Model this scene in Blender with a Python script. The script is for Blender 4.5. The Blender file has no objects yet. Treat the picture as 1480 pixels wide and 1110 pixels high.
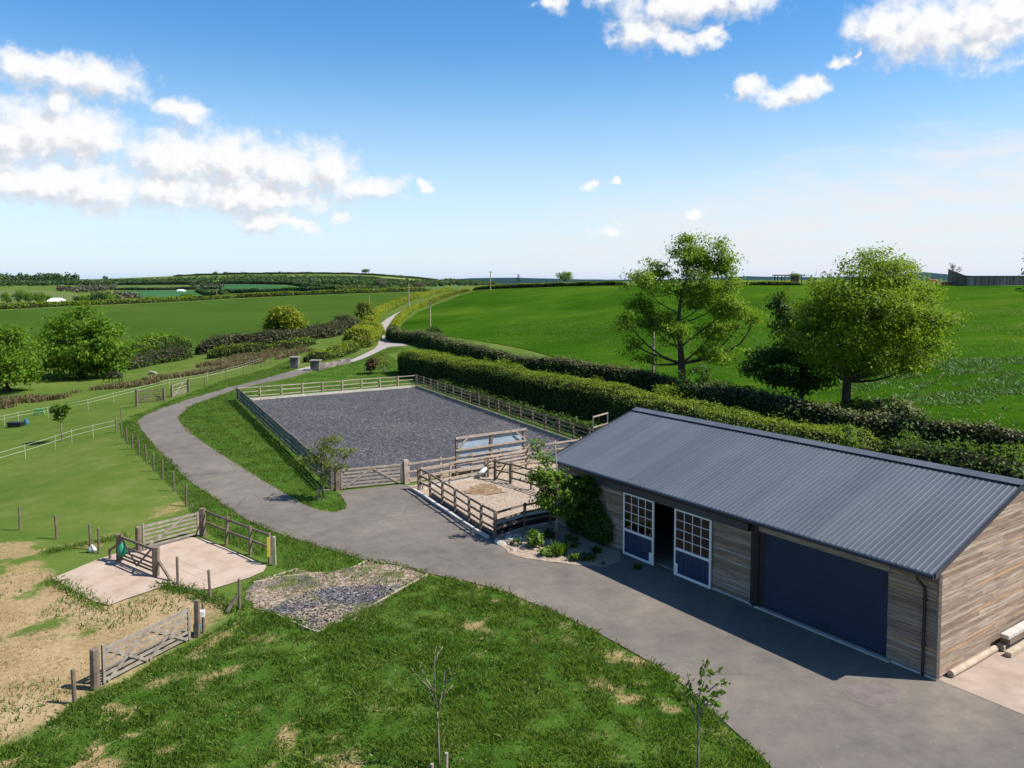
import bpy, bmesh, math, random
import numpy as np
from mathutils import Vector, Matrix
from mathutils.geometry import delaunay_2d_cdt

R = math.radians
PI = math.pi
rng = np.random.default_rng(7)
random.seed(7)
scene = bpy.context.scene
col = scene.collection

# ------------------------------------------------------------------ camera
CAMH, FPX, PITCH, HZ = 12.0, 1136.0, 0.06, 405.0
Y0 = HZ + FPX * math.tan(PITCH)
cam_d = bpy.data.cameras.new('camera')
cam = bpy.data.objects.new('camera', cam_d)
col.objects.link(cam)
cam.location = (0, 0, CAMH)
cam.rotation_euler = (PI / 2 - PITCH, 0, 0)
cam_d.sensor_width = 36.0
cam_d.lens = 36.0 * FPX / 1480.0
cam_d.shift_y = (Y0 - 555.0) / 1480.0
cam_d.clip_start = 0.5
cam_d.clip_end = 60000
scene.camera = cam


def ray(px, py):
    """world direction of a point of the survey photograph, scaled to one metre of forward distance"""
    px = np.asarray(px, float)
    py = np.asarray(py, float)
    r = (px - 740.0) / FPX
    v = -(py - Y0) / FPX
    dy = math.cos(PITCH) + math.sin(PITCH) * v
    dz = -math.sin(PITCH) + math.cos(PITCH) * v
    return np.stack([r / dy, np.ones_like(dy), dz / dy], -1)


def at(px, py, Y):
    d = ray(px, py) * np.asarray(Y, float)[..., None]
    d[..., 2] += CAMH
    return d


# ------------------------------------------------------------------ small numpy noise
def vnoise(x, y, seed=0):
    x = np.asarray(x, float)
    y = np.asarray(y, float)
    xi = np.floor(x).astype(np.int64)
    yi = np.floor(y).astype(np.int64)
    fx = x - xi
    fy = y - yi
    fx = fx * fx * (3 - 2 * fx)
    fy = fy * fy * (3 - 2 * fy)

    def hsh(a, b):
        n = (a * 374761393 + b * 668265263 + seed * 1442695041) & 0x7fffffff
        n = ((n ^ (n >> 13)) * 1274126177) & 0x7fffffff
        n = n ^ (n >> 16)
        return (n & 0xffff) / 65535.0
    a = hsh(xi, yi); b = hsh(xi + 1, yi); c = hsh(xi, yi + 1); d = hsh(xi + 1, yi + 1)
    return (a * (1 - fx) + b * fx) * (1 - fy) + (c * (1 - fx) + d * fx) * fy


def fbm(x, y, seed=0, octv=4):
    s = 0; a = .5; t = 0
    x = np.asarray(x, float)
    y = np.asarray(y, float)
    for i in range(octv):
        s = s + a * vnoise(x, y, seed + i * 17); t += a
        x = x * 2.03; y = y * 2.03; a *= .5
    return s / t


def inside(poly, x, y):
    poly = np.asarray(poly, float)
    x = np.asarray(x, float); y = np.asarray(y, float)
    res = np.zeros(x.shape, bool)
    n = len(poly)
    for i in range(n):
        x1, y1 = poly[i]; x2, y2 = poly[(i + 1) % n]
        if y1 == y2:
            continue
        c = ((y1 > y) != (y2 > y)) & (x < (x2 - x1) * (y - y1) / (y2 - y1) + x1)
        res ^= c
    return res


def dist_poly(poly, x, y):
    poly = np.asarray(poly, float)
    d = np.full(np.shape(x), 1e9)
    n = len(poly)
    for i in range(n):
        p = poly[i]; q = poly[(i + 1) % n]
        e = q - p
        t = np.clip(((x - p[0]) * e[0] + (y - p[1]) * e[1]) / (e @ e), 0, 1)
        d = np.minimum(d, np.hypot(x - p[0] - t * e[0], y - p[1] - t * e[1]))
    return np.where(inside(poly, x, y), 0, d)


# ------------------------------------------------------------------ terrain height
CTRL = [  # pixel of the survey photo, forward distance in metres
    (0, 605, 77), (0, 720, 46.5), (100, 640, 62), (165, 551, 112), (0, 580, 90), (0, 548, 115), (100, 545, 118),
    (190, 540, 124), (300, 515, 145), (400, 500, 158), (500, 485, 175), (250, 497, 178), (250, 450, 300),
    (110, 440, 370), (0, 448, 300), (500, 424, 440), (500, 470, 205), (300, 433, 410), (400, 450, 285),
    (430, 478, 190), (330, 493, 175), (620, 421, 470), (570, 435, 335),
    (560, 480, 178), (548, 500, 140), (573, 454, 245), (600, 442, 300), (640, 430, 385), (672, 422, 460),
    (440, 532, 104), (340, 562, 86), (210, 605, 68),
    # land beyond the left field, rising to the skyline
    (0, 436, 620), (80, 440, 560), (0, 420, 900), (150, 432, 640), (300, 424, 720), (100, 425, 850), (400, 420, 800), (480, 418, 800),
    (0, 412, 1250), (200, 409, 1250), (300, 408, 1150), (420, 411, 1050), (520, 414, 1000), (600, 416, 950),
    (0, 405, 1650), (120, 404, 1650), (250, 399, 1600), (330, 396.5, 1550), (420, 395.5, 1500), (520, 397, 1450), (600, 402, 1500),
    (640, 407, 1600), (560, 409, 1250), (690, 412, 1500), (660, 417, 900), (760, 413, 1500), (-400, 405, 1600), (-400, 430, 700),
    # right-hand field
    (590, 472, 185), (700, 417, 330), (800, 413.5, 285), (900, 412, 250), (1000, 411.5, 232), (1100, 411.5, 215), (1200, 412, 200),
    (1390, 413, 186), (1480, 413, 180), (1700, 413, 175), (2100, 413, 170),
    (700, 470, 165), (680, 440, 240), (1000, 500, 112), (1000, 450, 160), (1200, 500, 102), (1400, 500, 96), (1200, 450, 145), (1400, 450, 135),
    (850, 450, 190), (800, 500, 128), (1222, 600, 66), (1400, 600, 64), (1480, 610, 61), (1000, 560, 86), (850, 530, 106),
]
WCTRL = [  # world points
    (-12, 18, 0), (-3, 20, 0), (8, 20, 0), (-16, 30, -.1), (-18, 36, -.2), (0, 30, 0), (14, 30, 0), (-10, 44, 0), (6, 54, 0), (-11, 88, 0), (-27, 78, 0),
    (-20, 50, -.1), (-28, 60, -.3), (25, 36, 0), (30, 20, 0), (40, 0, 0), (0, 0, 0), (-40, 0, -1.2), (20, 48, 0), (8, 66, 0), (-2, 88, .1), (0, -60, 0), (60, -40, 1), (-60, -40, -2),
    (-60, 30, -1.8), (-80, 80, -3), (-130, 60, -4), (-200, 200, -4), (-400, 100, -6), (60, 40, 1.4), (80, 10, 3), (200, 40, 10), (400, 0, 12), (0, -400, 0),
    # dead ground behind the crest and far away
    (-10, 430, 6), (30, 420, 8), (90, 380, 9), (200, 380, 8), (150, 600, 2), (300, 700, -4), (500, 900, -8), (200, 1000, -2),
    (700, 300, 8), (1000, 600, -4),
    (-900, 2600, -10), (0, 2600, -12), (900, 2600, -12), (-2500, 2000, 0), (2500, 2000, -5), (0, 6000, -20), (-5000, 6000, -20), (5000, 6000, -20),
    (0, 20000, -30), (-15000, 20000, -30), (15000, 20000, -30), (15000, 0, -10), (-15000, 0, -10), (0, -15000, 0),
]
cp = np.array([at(*c) for c in CTRL])
cp = np.vstack([cp, np.array(WCTRL, float)])


def uv_of(X, Y):
    Yc = Y + 30.0
    return 1.5 * np.arctan2(X, Yc), np.log(np.hypot(X, Yc) + 4.0)


cu, cv = uv_of(cp[:, 0], cp[:, 1])


def tps_k(du, dv):
    r2 = du * du + dv * dv + 1e-12
    return .5 * r2 * np.log(r2)


n = len(cp)
K = tps_k(cu[:, None] - cu, cv[:, None] - cv) + np.eye(n) * 2e-4
Pm = np.stack([np.ones(n), cu, cv], 1)
A = np.block([[K, Pm], [Pm.T, np.zeros((3, 3))]])
wts = np.linalg.solve(A, np.concatenate([cp[:, 2], np.zeros(3)]))


def grow(start, step, end, rate):
    out = []
    v = start
    while v < end:
        step *= rate
        v += step
        out.append(v)
    return out


gx_mid = np.concatenate([np.arange(-45, -24, .6), np.arange(-24, 15, .28), np.arange(15, 45.01, .6)])
gr = np.array(grow(gx_mid[-1], .6, 24000, 1.055))
gl = -np.array(grow(-gx_mid[0], .6, 24000, 1.055))[::-1]
GX = np.concatenate([gl, gx_mid, gr])
gy_mid = np.concatenate([np.arange(2, 17, .7), np.arange(17, 47, .28), np.arange(47, 130.01, .7)])
gf = np.array(grow(gy_mid[-1], .7, 30000, 1.045))
gb = 2 - np.array(grow(0, .7, 12000, 1.12))[::-1]
GY = np.concatenate([gb, gy_mid, gf])
MX, MY = np.meshgrid(GX, GY)           # rows are Y


def tps(X, Y):
    u, v = uv_of(X, Y)
    out = np.full(u.shape, wts[n])
    out += wts[n + 1] * u + wts[n + 2] * v
    for i in range(n):
        out += wts[i] * tps_k(u - cu[i], v - cv[i])
    return out


MZ = np.clip(tps(MX, MY), -40, 60)
FLAT = [(-14, -20), (-20, 26), (-21, 38), (-16, 48), (-22, 62), (-29, 77), (-28, 84), (-12, 96), (-3, 90), (13, 64), (25, 42), (44, 30), (44, -20)]
near = (np.abs(MX) < 120) & (MY > -120) & (MY < 200)
fm = np.ones(MZ.shape)
dd = dist_poly(FLAT, MX[near], MY[near]) / 16.0
dd = np.clip(dd, 0, 1)
fm[near] = dd * dd * (3 - 2 * dd)
MZ = MZ * fm


def hgt(X, Y):
    X = np.asarray(X, float); Y = np.asarray(Y, float)
    i = np.clip(np.searchsorted(GX, X) - 1, 0, len(GX) - 2)
    j = np.clip(np.searchsorted(GY, Y) - 1, 0, len(GY) - 2)
    tx = np.clip((X - GX[i]) / (GX[i + 1] - GX[i]), 0, 1)
    ty = np.clip((Y - GY[j]) / (GY[j + 1] - GY[j]), 0, 1)
    return (MZ[j, i] * (1 - tx) + MZ[j, i + 1] * tx) * (1 - ty) + (MZ[j + 1, i] * (1 - tx) + MZ[j + 1, i + 1] * tx) * ty


TS = np.geomspace(8, 20000, 700)


def hit(px, py):
    """where the line of sight through a survey point meets the ground"""
    d = ray(np.atleast_1d(px), np.atleast_1d(py))
    out = np.zeros_like(d)
    for k in range(len(d)):
        P = d[k] * TS[:, None]
        below = (CAMH + P[:, 2]) < hgt(P[:, 0], P[:, 1])
        if below.any():
            b = int(np.argmax(below))
            lo, hi = TS[max(b - 1, 0)], TS[b]
        else:
            lo = hi = 3000.0
        for _ in range(22):
            m = .5 * (lo + hi)
            if CAMH + d[k, 2] * m < hgt(d[k, 0] * m, d[k, 1] * m):
                hi = m
            else:
                lo = m
        out[k] = d[k] * hi
        out[k, 2] = float(hgt(out[k, 0], out[k, 1]))
    return out if np.ndim(px) else out[0]


def hp(pts):
    a = np.array(pts, float)
    return hit(a[:, 0], a[:, 1])


def G(px, py):
    return Vector(hit(px, py))


def GW(x, y, dz=0.0):
    return Vector((x, y, float(hgt(x, y)) + dz))


# ------------------------------------------------------------------ object helpers
ORG = {}


def tag(o, label=None, cat=None, group=None, kind=None):
    if label: o['label'] = label
    if cat: o['category'] = cat
    if group: o['group'] = group
    if kind: o['kind'] = kind
    return o


def empty(name, loc, label, cat, group=None):
    o = bpy.data.objects.new(name, None)
    col.objects.link(o)
    o.location = loc
    o.empty_display_size = .2
    ORG[o.name] = Vector(loc)
    return tag(o, label, cat, group)


def link_mesh(name, me, mat, parent=None, origin=None):
    o = bpy.data.objects.new(name, me)
    col.objects.link(o)
    if mat is not None and not me.materials:
        me.materials.append(mat)
    if parent is not None:
        o.parent = parent
        ORG[o.name] = ORG[parent.name]
    else:
        o.location = origin if origin is not None else (0, 0, 0)
        ORG[o.name] = Vector(o.location)
    return o


def copy_tree(o, parent=None):
    c = o.copy()
    col.objects.link(c)
    if parent is not None:
        c.parent = parent
    for ch in list(o.children):
        copy_tree(ch, c)
    return c


def np_mesh(name, V, F, smooth=False):
    """F is an (n,k) array of polygons of the same size"""
    V = np.asarray(V, np.float32); F = np.asarray(F, np.int32)
    me = bpy.data.meshes.new(name)
    k = F.shape[1]
    me.vertices.add(len(V)); me.vertices.foreach_set('co', V.ravel())
    me.loops.add(F.size); me.loops.foreach_set('vertex_index', F.ravel())
    me.polygons.add(len(F))
    me.polygons.foreach_set('loop_start', np.arange(0, F.size, k, dtype=np.int32))
    me.polygons.foreach_set('loop_total', np.full(len(F), k, np.int32))
    if smooth:
        me.polygons.foreach_set('use_smooth', np.ones(len(F), bool))
    me.update(calc_edges=True)
    me.validate()
    return me


class MB:
    def __init__(self):
        self.v = []; self.f = []

    def add(self, vs, fs):
        b = len(self.v)
        self.v += [tuple(x) for x in vs]
        self.f += [tuple(b + i for i in f) for f in fs]
        return self

    def hexa(self, p):
        return self.add(p, [(0, 3, 2, 1), (4, 5, 6, 7), (0, 1, 5, 4), (1, 2, 6, 5), (2, 3, 7, 6), (3, 0, 4, 7)])

    def box(self, c, s, rot=0.0, M=None):
        c = Vector(c)
        if M is None:
            M = Matrix.Rotation(rot, 3, 'Z')
        hx, hy, hz = s[0] / 2, s[1] / 2, s[2] / 2
        P = [(-hx, -hy, -hz), (hx, -hy, -hz), (hx, hy, -hz), (-hx, hy, -hz), (-hx, -hy, hz), (hx, -hy, hz), (hx, hy, hz), (-hx, hy, hz)]
        return self.hexa([c + M @ Vector(q) for q in P])

    def beam(self, p, q, w, h, up=(0, 0, 1)):
        p = Vector(p); q = Vector(q)
        d = q - p
        L = d.length
        d.normalize()
        u = Vector(up)
        s = d.cross(u)
        if s.length < 1e-4:
            s = d.cross(Vector((1, 0, 0)))
        s.normalize()
        u = s.cross(d)
        M = Matrix((d, s, u)).transposed()
        return self.box((p + q) / 2, (L, w, h), M=M)

    def tube(self, pts, rad, n=6, cap=True):
        pts = [Vector(p) for p in pts]
        b = len(self.v)
        prev = None
        for i, p in enumerate(pts):
            d = (pts[min(i + 1, len(pts) - 1)] - pts[max(i - 1, 0)])
            if d.length < 1e-6:
                d = Vector((0, 0, 1))
            d.normalize()
            if prev is None:
                x = d.orthogonal().normalized()
            else:
                x = (prev - d * prev.dot(d))
                x = x.normalized() if x.length > 1e-5 else d.orthogonal().normalized()
            prev = x
            y = d.cross(x)
            r = rad[i] if hasattr(rad, '__len__') else rad
            for k in range(n):
                a = 2 * PI * k / n
                self.v.append(tuple(p + x * (r * math.cos(a)) + y * (r * math.sin(a))))
        for i in range(len(pts) - 1):
            for k in range(n):
                k2 = (k + 1) % n
                self.f.append((b + i * n + k, b + i * n + k2, b + (i + 1) * n + k2, b + (i + 1) * n + k))
        if cap:
            self.f.append(tuple(b + k for k in range(n))[::-1])
            self.f.append(tuple(b + (len(pts) - 1) * n + k for k in range(n)))
        return self

    def lathe(self, c, prof, n=10):
        """prof: list of (r,z)"""
        return self.tube([Vector(c) + Vector((0, 0, z)) for r, z in prof], [max(r, 1e-3) for r, z in prof], n)

    def mesh(self, name, origin=(0, 0, 0), smooth=False):
        me = bpy.data.meshes.new(name)
        o = Vector(origin)
        me.from_pydata([tuple(Vector(v) - o) for v in self.v], [], self.f)
        if smooth:
            me.polygons.foreach_set('use_smooth', np.ones(len(me.polygons), bool))
        me.update()
        return me

    def build(self, name, mat, parent=None, origin=None, smooth=False, bevel=0.0):
        org = ORG[parent.name] if parent is not None else Vector(origin if origin is not None else (0, 0, 0))
        o = link_mesh(name, self.mesh(name, org, smooth), mat, parent, org)
        if bevel:
            m = o.modifiers.new('bevel', 'BEVEL')
            m.width = bevel; m.segments = 1; m.limit_method = 'ANGLE'
        return o


# ------------------------------------------------------------------ materials
def new_mat(name):
    m = bpy.data.materials.new(name)
    m.use_nodes = True
    nt = m.node_tree
    for nd in list(nt.nodes):
        nt.nodes.remove(nd)
    out = nt.nodes.new('ShaderNodeOutputMaterial')
    return m, nt, out


def N(nt, typ, **kw):
    nd = nt.nodes.new(typ)
    for k, v in kw.items():
        if k.startswith('in_'):
            key = k[3:]
            key = int(key) if key.isdigit() else key.replace('_', ' ')
            s = nd.inputs[key]
            if hasattr(v, 'is_linked') or isinstance(v, bpy.types.NodeSocket):
                nt.links.new(v, s)
            else:
                s.default_value = v
        else:
            setattr(nd, k, v)
    return nd


def c4(c):
    return (c[0], c[1], c[2], 1.0)


def noise_fac(nt, scale, detail=4, rough=.55, vec=None, dist=0.0, coords='Object', stretch=None):
    if vec is None:
        tc = N(nt, 'ShaderNodeTexCoord')
        vec = tc.outputs[coords]
    if stretch:
        vec = N(nt, 'ShaderNodeMapping', in_Vector=vec, in_Scale=stretch).outputs[0]
    nz = N(nt, 'ShaderNodeTexNoise', in_Vector=vec, in_Scale=scale, in_Detail=detail, in_Roughness=rough, in_Distortion=dist)
    return nz.outputs['Fac']


def ramp(nt, fac, stops, interp='LINEAR'):
    r = N(nt, 'ShaderNodeValToRGB', in_Fac=fac)
    cr = r.color_ramp
    cr.interpolation = interp
    while len(cr.elements) < len(stops):
        cr.elements.new(.5)
    for e, (p, c) in zip(cr.elements, stops):
        e.position = p
        e.color = c4(c) if hasattr(c, '__len__') else (c, c, c, 1)
    return r.outputs['Color']


def mixc(nt, fac, a, b, mode='MIX'):
    m = N(nt, 'ShaderNodeMix', data_type='RGBA', blend_type=mode)
    for s, v in ((m.inputs[0], fac), (m.inputs[6], a), (m.inputs[7], b)):
        if isinstance(v, bpy.types.NodeSocket):
            nt.links.new(v, s)
        elif hasattr(v, '__len__'):
            s.default_value = c4(v)
        else:
            s.default_value = v
    return m.outputs[2]


def mth(nt, op, a, b=None, c=None, clamp=False):
    m = N(nt, 'ShaderNodeMath', operation=op)
    m.use_clamp = clamp
    for i, v in enumerate((a, b, c)):
        if v is None: continue
        if isinstance(v, bpy.types.NodeSocket):
            nt.links.new(v, m.inputs[i])
        else:
            m.inputs[i].default_value = v
    return m.outputs[0]


def sstep(nt, x, lo, hi):
    m = N(nt, 'ShaderNodeMapRange', interpolation_type='SMOOTHSTEP')
    nt.links.new(x, m.inputs[0])
    m.inputs[1].default_value = lo; m.inputs[2].default_value = hi
    return m.outputs[0]


def finish(nt, out, colr, rough=.85, bump=None, bstr=.4, bdist=.02, spec=.3, metal=0.0):
    b = N(nt, 'ShaderNodeBsdfPrincipled')
    for key, v in (('Base Color', colr), ('Roughness', rough), ('Specular IOR Level', spec), ('Metallic', metal)):
        if isinstance(v, bpy.types.NodeSocket):
            nt.links.new(v, b.inputs[key])
        else:
            b.inputs[key].default_value = c4(v) if hasattr(v, '__len__') else v
    if bump is not None:
        bp = N(nt, 'ShaderNodeBump', in_Height=bump, in_Strength=bstr, in_Distance=bdist)
        nt.links.new(bp.outputs[0], b.inputs['Normal'])
    nt.links.new(b.outputs[0], out.inputs[0])
    return b


def simple(name, c1, c2, scale=4, rough=.8, bstr=.3, bdist=.01, spec=.3, stretch=None, metal=0.0, isl=0.0, c3=None, coords='Object'):
    m, nt, out = new_mat(name)
    f = noise_fac(nt, scale, 6, .6, stretch=stretch, coords=coords)
    stops = [(.3, c1), (.7, c2)] if c3 is None else [(.25, c1), (.5, c2), (.75, c3)]
    colr = ramp(nt, f, stops)
    if isl:
        g = N(nt, 'ShaderNodeNewGeometry')
        v = N(nt, 'ShaderNodeMapRange', in_0=g.outputs['Random Per Island'], in_3=1 - isl, in_4=1 + isl)
        hsv = N(nt, 'ShaderNodeHueSaturation', in_Value=v.outputs[0], in_Color=colr)
        colr = hsv.outputs[0]
    finish(nt, out, colr, rough, f, bstr, bdist, spec, metal)
    return m


def leafmat(name, stops, trans=.35, rough=.6, spec=.25, big=.15):
    """colour differs from leaf to leaf and, slowly, from branch to branch"""
    m, nt, out = new_mat(name)
    g = N(nt, 'ShaderNodeNewGeometry')
    f2 = noise_fac(nt, big, 3, .6)
    f = mth(nt, 'ADD', mth(nt, 'MULTIPLY', g.outputs['Random Per Island'], .62), mth(nt, 'MULTIPLY_ADD', f2, .9, -.26))
    colr = ramp(nt, f, stops)
    b = N(nt, 'ShaderNodeBsdfPrincipled')
    nt.links.new(colr, b.inputs['Base Color'])
    b.inputs['Roughness'].default_value = rough
    b.inputs['Specular IOR Level'].default_value = spec
    t = N(nt, 'ShaderNodeBsdfTranslucent')
    tc = mixc(nt, .35, colr, (.22, .3, .01))
    nt.links.new(tc, t.inputs['Color'])
    mx = N(nt, 'ShaderNodeMixShader', in_0=trans)
    nt.links.new(b.outputs[0], mx.inputs[1]); nt.links.new(t.outputs[0], mx.inputs[2])
    nt.links.new(mx.outputs[0], out.inputs[0])
    return m


# ------------------------------------------------------------------ leaf clouds
def unit(a):
    return a / np.maximum(np.linalg.norm(a, axis=-1, keepdims=True), 1e-9)


def leaf_quads(C, size, aspect=.55, up=.35, outward=None, ow=0.5, jitter=.35, r=rng):
    """one small kite-shaped face per centre"""
    m = len(C)
    nrm = r.normal(size=(m, 3))
    nrm[:, 2] = np.abs(nrm[:, 2]) + up
    if outward is not None:
        nrm = unit(nrm) + outward * ow
    nrm = unit(nrm)
    t = unit(np.cross(nrm, r.normal(size=(m, 3))))
    b = np.cross(nrm, t)
    s = size * (1 + jitter * r.normal(size=(m, 1)))
    s = np.clip(s, size * .35, size * 2.2)
    bend = nrm * s * .18
    V = np.empty((m, 4, 3))
    V[:, 0] = C - t * s * .5
    V[:, 1] = C + b * s * aspect * .5 + bend * .6
    V[:, 2] = C + t * s * .5 - bend
    V[:, 3] = C - b * s * aspect * .5 + bend * .6
    F = np.arange(m * 4).reshape(m, 4)
    return V.reshape(-1, 3), F


def blades(P, h, w, lean=.5, r=rng):
    """grass blades: one narrow bent pair of faces per root point"""
    m = len(P)
    a = r.uniform(0, 2 * PI, m)
    side = np.stack([np.cos(a), np.sin(a), np.zeros(m)], 1)
    fw = np.stack([-np.sin(a), np.cos(a), np.zeros(m)], 1)
    hh = (h * r.uniform(.5, 1.3, m))[:, None]
    ln = (r.normal(size=m) * lean)[:, None] * hh
    ww = (w * r.uniform(.6, 1.3, m))[:, None]
    up = np.array([0, 0, 1.0])
    V = np.empty((m, 4, 3))
    V[:, 0] = P - side * ww * .5 - up * .03
    V[:, 1] = P + side * ww * .5 - up * .03
    mid = P + up * hh * .6 + fw * ln * .4
    V[:, 2] = mid + side * ww * .35
    V[:, 3] = P + up * hh + fw * ln
    F = np.arange(m * 4).reshape(m, 4)
    return V.reshape(-1, 3), F


def rand_in_poly(poly, dens, r=rng):
    poly = np.asarray(poly, float)
    lo = poly.min(0); hi = poly.max(0)
    m = int(dens * (hi[0] - lo[0]) * (hi[1] - lo[1]))
    p = r.uniform(lo, hi, (m, 2))
    return p[inside(poly, p[:, 0], p[:, 1])]


def catmull(P, per=6):
    P = [np.array(p, float) for p in P]
    out = []
    for i in range(len(P) - 1):
        p0 = P[max(i - 1, 0)]; p1 = P[i]; p2 = P[i + 1]; p3 = P[min(i + 2, len(P) - 1)]
        for k in range(per):
            t = k / per
            out.append(.5 * ((2 * p1) + (-p0 + p2) * t + (2 * p0 - 5 * p1 + 4 * p2 - p3) * t * t + (-p0 + 3 * p1 - 3 * p2 + p3) * t ** 3))
    out.append(P[-1])
    return out


def resample(P, step):
    P = np.array(P, float)
    seg = np.linalg.norm(np.diff(P[:, :2], axis=0), axis=1)
    s = np.concatenate([[0], np.cumsum(seg)])
    k = max(2, int(math.ceil(s[-1] / step)) + 1)
    t = np.linspace(0, s[-1], k)
    return np.stack([np.interp(t, s, P[:, i]) for i in range(P.shape[1])], 1)


def sheet(name, poly, step, dz, mat, jag=0.0, hole=None, label=None, relief=0.0):
    """a thin ground covering that follows the land"""
    poly = np.asarray(poly, float)[:, :2]
    ring = resample(np.vstack([poly, poly[:1]]), step)[:-1]
    if jag:
        ring = ring + rng.normal(size=ring.shape) * jag
    lo = ring.min(0); hi = ring.max(0)
    gx = np.arange(lo[0], hi[0], step); gy = np.arange(lo[1], hi[1], step)
    X, Y = np.meshgrid(gx, gy)
    X = X.ravel() + rng.uniform(-.2, .2, X.size) * step; Y = Y.ravel() + rng.uniform(-.2, .2, Y.size) * step
    k = inside(ring, X, Y)
    X = X[k]; Y = Y[k]
    d = np.full(len(X), 1e9)
    for i in range(len(ring)):
        d = np.minimum(d, np.hypot(X - ring[i, 0], Y - ring[i, 1]))
    k = d > step * .45
    pts = [Vector(p) for p in ring] + [Vector((x, y)) for x, y in zip(X[k], Y[k])]
    m = len(ring)
    v, e, f, *_ = delaunay_2d_cdt(pts, [(i, (i + 1) % m) for i in range(m)], [], 1, 1e-5)
    V = np.array([(p[0], p[1]) for p in v])
    z = hgt(V[:, 0], V[:, 1]) + dz
    if relief:
        z = z + relief * (fbm(V[:, 0] * 1.7, V[:, 1] * 1.7, 3) - .3)
    o0 = Vector((float(V[:, 0].mean()), float(V[:, 1].mean()), 0))
    me = bpy.data.meshes.new(name)
    me.from_pydata([(x - o0.x, y - o0.y, zz) for (x, y), zz in zip(V, z)], [], [tuple(t) for t in f])
    me.polygons.foreach_set('use_smooth', np.ones(len(me.polygons), bool))
    me.update()
    if len(me.polygons) and me.polygons[0].normal.z < 0:
        me.flip_normals()
    o = link_mesh(name, me, mat, None, o0)
    tag(o, kind='structure')
    return o
SKYW = 7.0
# ------------------------------------------------------------------ sun and sky
SUN_EL, SUN_AZ = 50.5, 98.0          # azimuth clockwise from the camera's heading
sd = bpy.data.lights.new('sun', 'SUN')
sd.energy = 5.0
sd.angle = R(.53)
sd.color = (1.0, .955, .88)
sun = bpy.data.objects.new('sun', sd)
col.objects.link(sun)
sv = Vector((math.sin(R(SUN_AZ)) * math.cos(R(SUN_EL)), math.cos(R(SUN_AZ)) * math.cos(R(SUN_EL)), math.sin(R(SUN_EL))))
sun.rotation_euler = sv.to_track_quat('Z', 'Y').to_euler()
sun.location = sv * 60

world = bpy.data.worlds.new('World')
scene.world = world
world.use_nodes = True
nt = world.node_tree
for nd in list(nt.nodes):
    nt.nodes.remove(nd)
wout = nt.nodes.new('ShaderNodeOutputWorld')
bg = nt.nodes.new('ShaderNodeBackground')
nt.links.new(bg.outputs[0], wout.inputs[0])
sky = N(nt, 'ShaderNodeTexSky', sky_type='NISHITA')
sky.sun_disc = False
sky.sun_elevation = R(SUN_EL)
sky.sun_rotation = R(SUN_AZ)
sky.altitude = 100
sky.air_density = 1.0
sky.dust_density = .3
sky.ozone_density = 2.0

# clouds, given as soft lobes of (azimuth, elevation) on the sky
CL = [(60, 105, 75, 20), (135, 112, 62, 24), (20, 95, 40, 17),
      (60, 188, 78, 38), (125, 198, 72, 36), (15, 198, 50, 40), (95, 150, 24, 22),
      (262, 160, 44, 17),
      (330, 235, 80, 46), (255, 232, 62, 42), (405, 245, 66, 38), (470, 243, 56, 36), (530, 270, 56, 15), (360, 282, 130, 30), (230, 272, 60, 32),
      (90, 262, 90, 30), (145, 278, 46, 25), (25, 265, 44, 26),
      (385, 322, 40, 20), (430, 328, 28, 8), (495, 308, 13, 8), (616, 268, 9, 6),
      (795, 2, 15, 11), (880, -6, 34, 16), (990, 6, 104, 26), (1060, -4, 66, 20), (925, 48, 42, 25), (975, 62, 42, 14), (1030, 55, 16, 11),
      (1272, 42, 38, 28), (1345, 40, 84, 44), (1430, 30, 80, 50), (1405, 72, 40, 18),
      (1078, 126, 24, 11), (1120, 134, 34, 12), (1163, 128, 26, 12), (1192, 121, 14, 7), (1211, 85, 10, 6), (1237, 77, 6, 5),
      (852, 270, 9, 6), (890, 258, 6, 4), (1007, 305, 15, 8), (880, 335, 20, 9)]


def azel(px, py):
    d = ray(px, py)
    return math.degrees(math.atan2(d[0], d[1])), math.degrees(math.atan2(d[2], math.hypot(d[0], d[1])))


DEG = math.degrees(1 / FPX)
cg = bpy.data.node_groups.new('cloud_density', 'ShaderNodeTree')
cg.interface.new_socket('P', in_out='INPUT', socket_type='NodeSocketVector')
cg.interface.new_socket('D', in_out='OUTPUT', socket_type='NodeSocketFloat')
gi = cg.nodes.new('NodeGroupInput'); go = cg.nodes.new('NodeGroupOutput')
wn = N(cg, 'ShaderNodeTexNoise', in_Vector=gi.outputs[0], in_Scale=.42, in_Detail=6.0, in_Roughness=.6)
wv = N(cg, 'ShaderNodeVectorMath', operation='MULTIPLY_ADD')
cg.links.new(wn.outputs['Color'], wv.inputs[0])
wv.inputs[1].default_value = (3.6, 2.6, 0); wv.inputs[2].default_value = (-1.8, -1.3, 0)
pv = N(cg, 'ShaderNodeVectorMath', operation='ADD')
cg.links.new(gi.outputs[0], pv.inputs[0]); cg.links.new(wv.outputs[0], pv.inputs[1])
prev = None
for (x, y, rx, ry) in CL:
    a, e = azel(x, y)
    ix, iy = 1 / ((rx * 1.06 + 2) * DEG), 1 / ((ry * 1.1 + 2) * DEG)
    m = N(cg, 'ShaderNodeVectorMath', operation='MULTIPLY_ADD')
    cg.links.new(pv.outputs[0], m.inputs[0])
    m.inputs[1].default_value = (ix, iy, 0); m.inputs[2].default_value = (-a * ix, -e * iy, 0)
    q = N(cg, 'ShaderNodeVectorMath', operation='LENGTH')
    cg.links.new(m.outputs[0], q.inputs[0])
    prev = q.outputs['Value'] if prev is None else mth(cg, 'SMOOTH_MIN', prev, q.outputs['Value'], .25)
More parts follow.
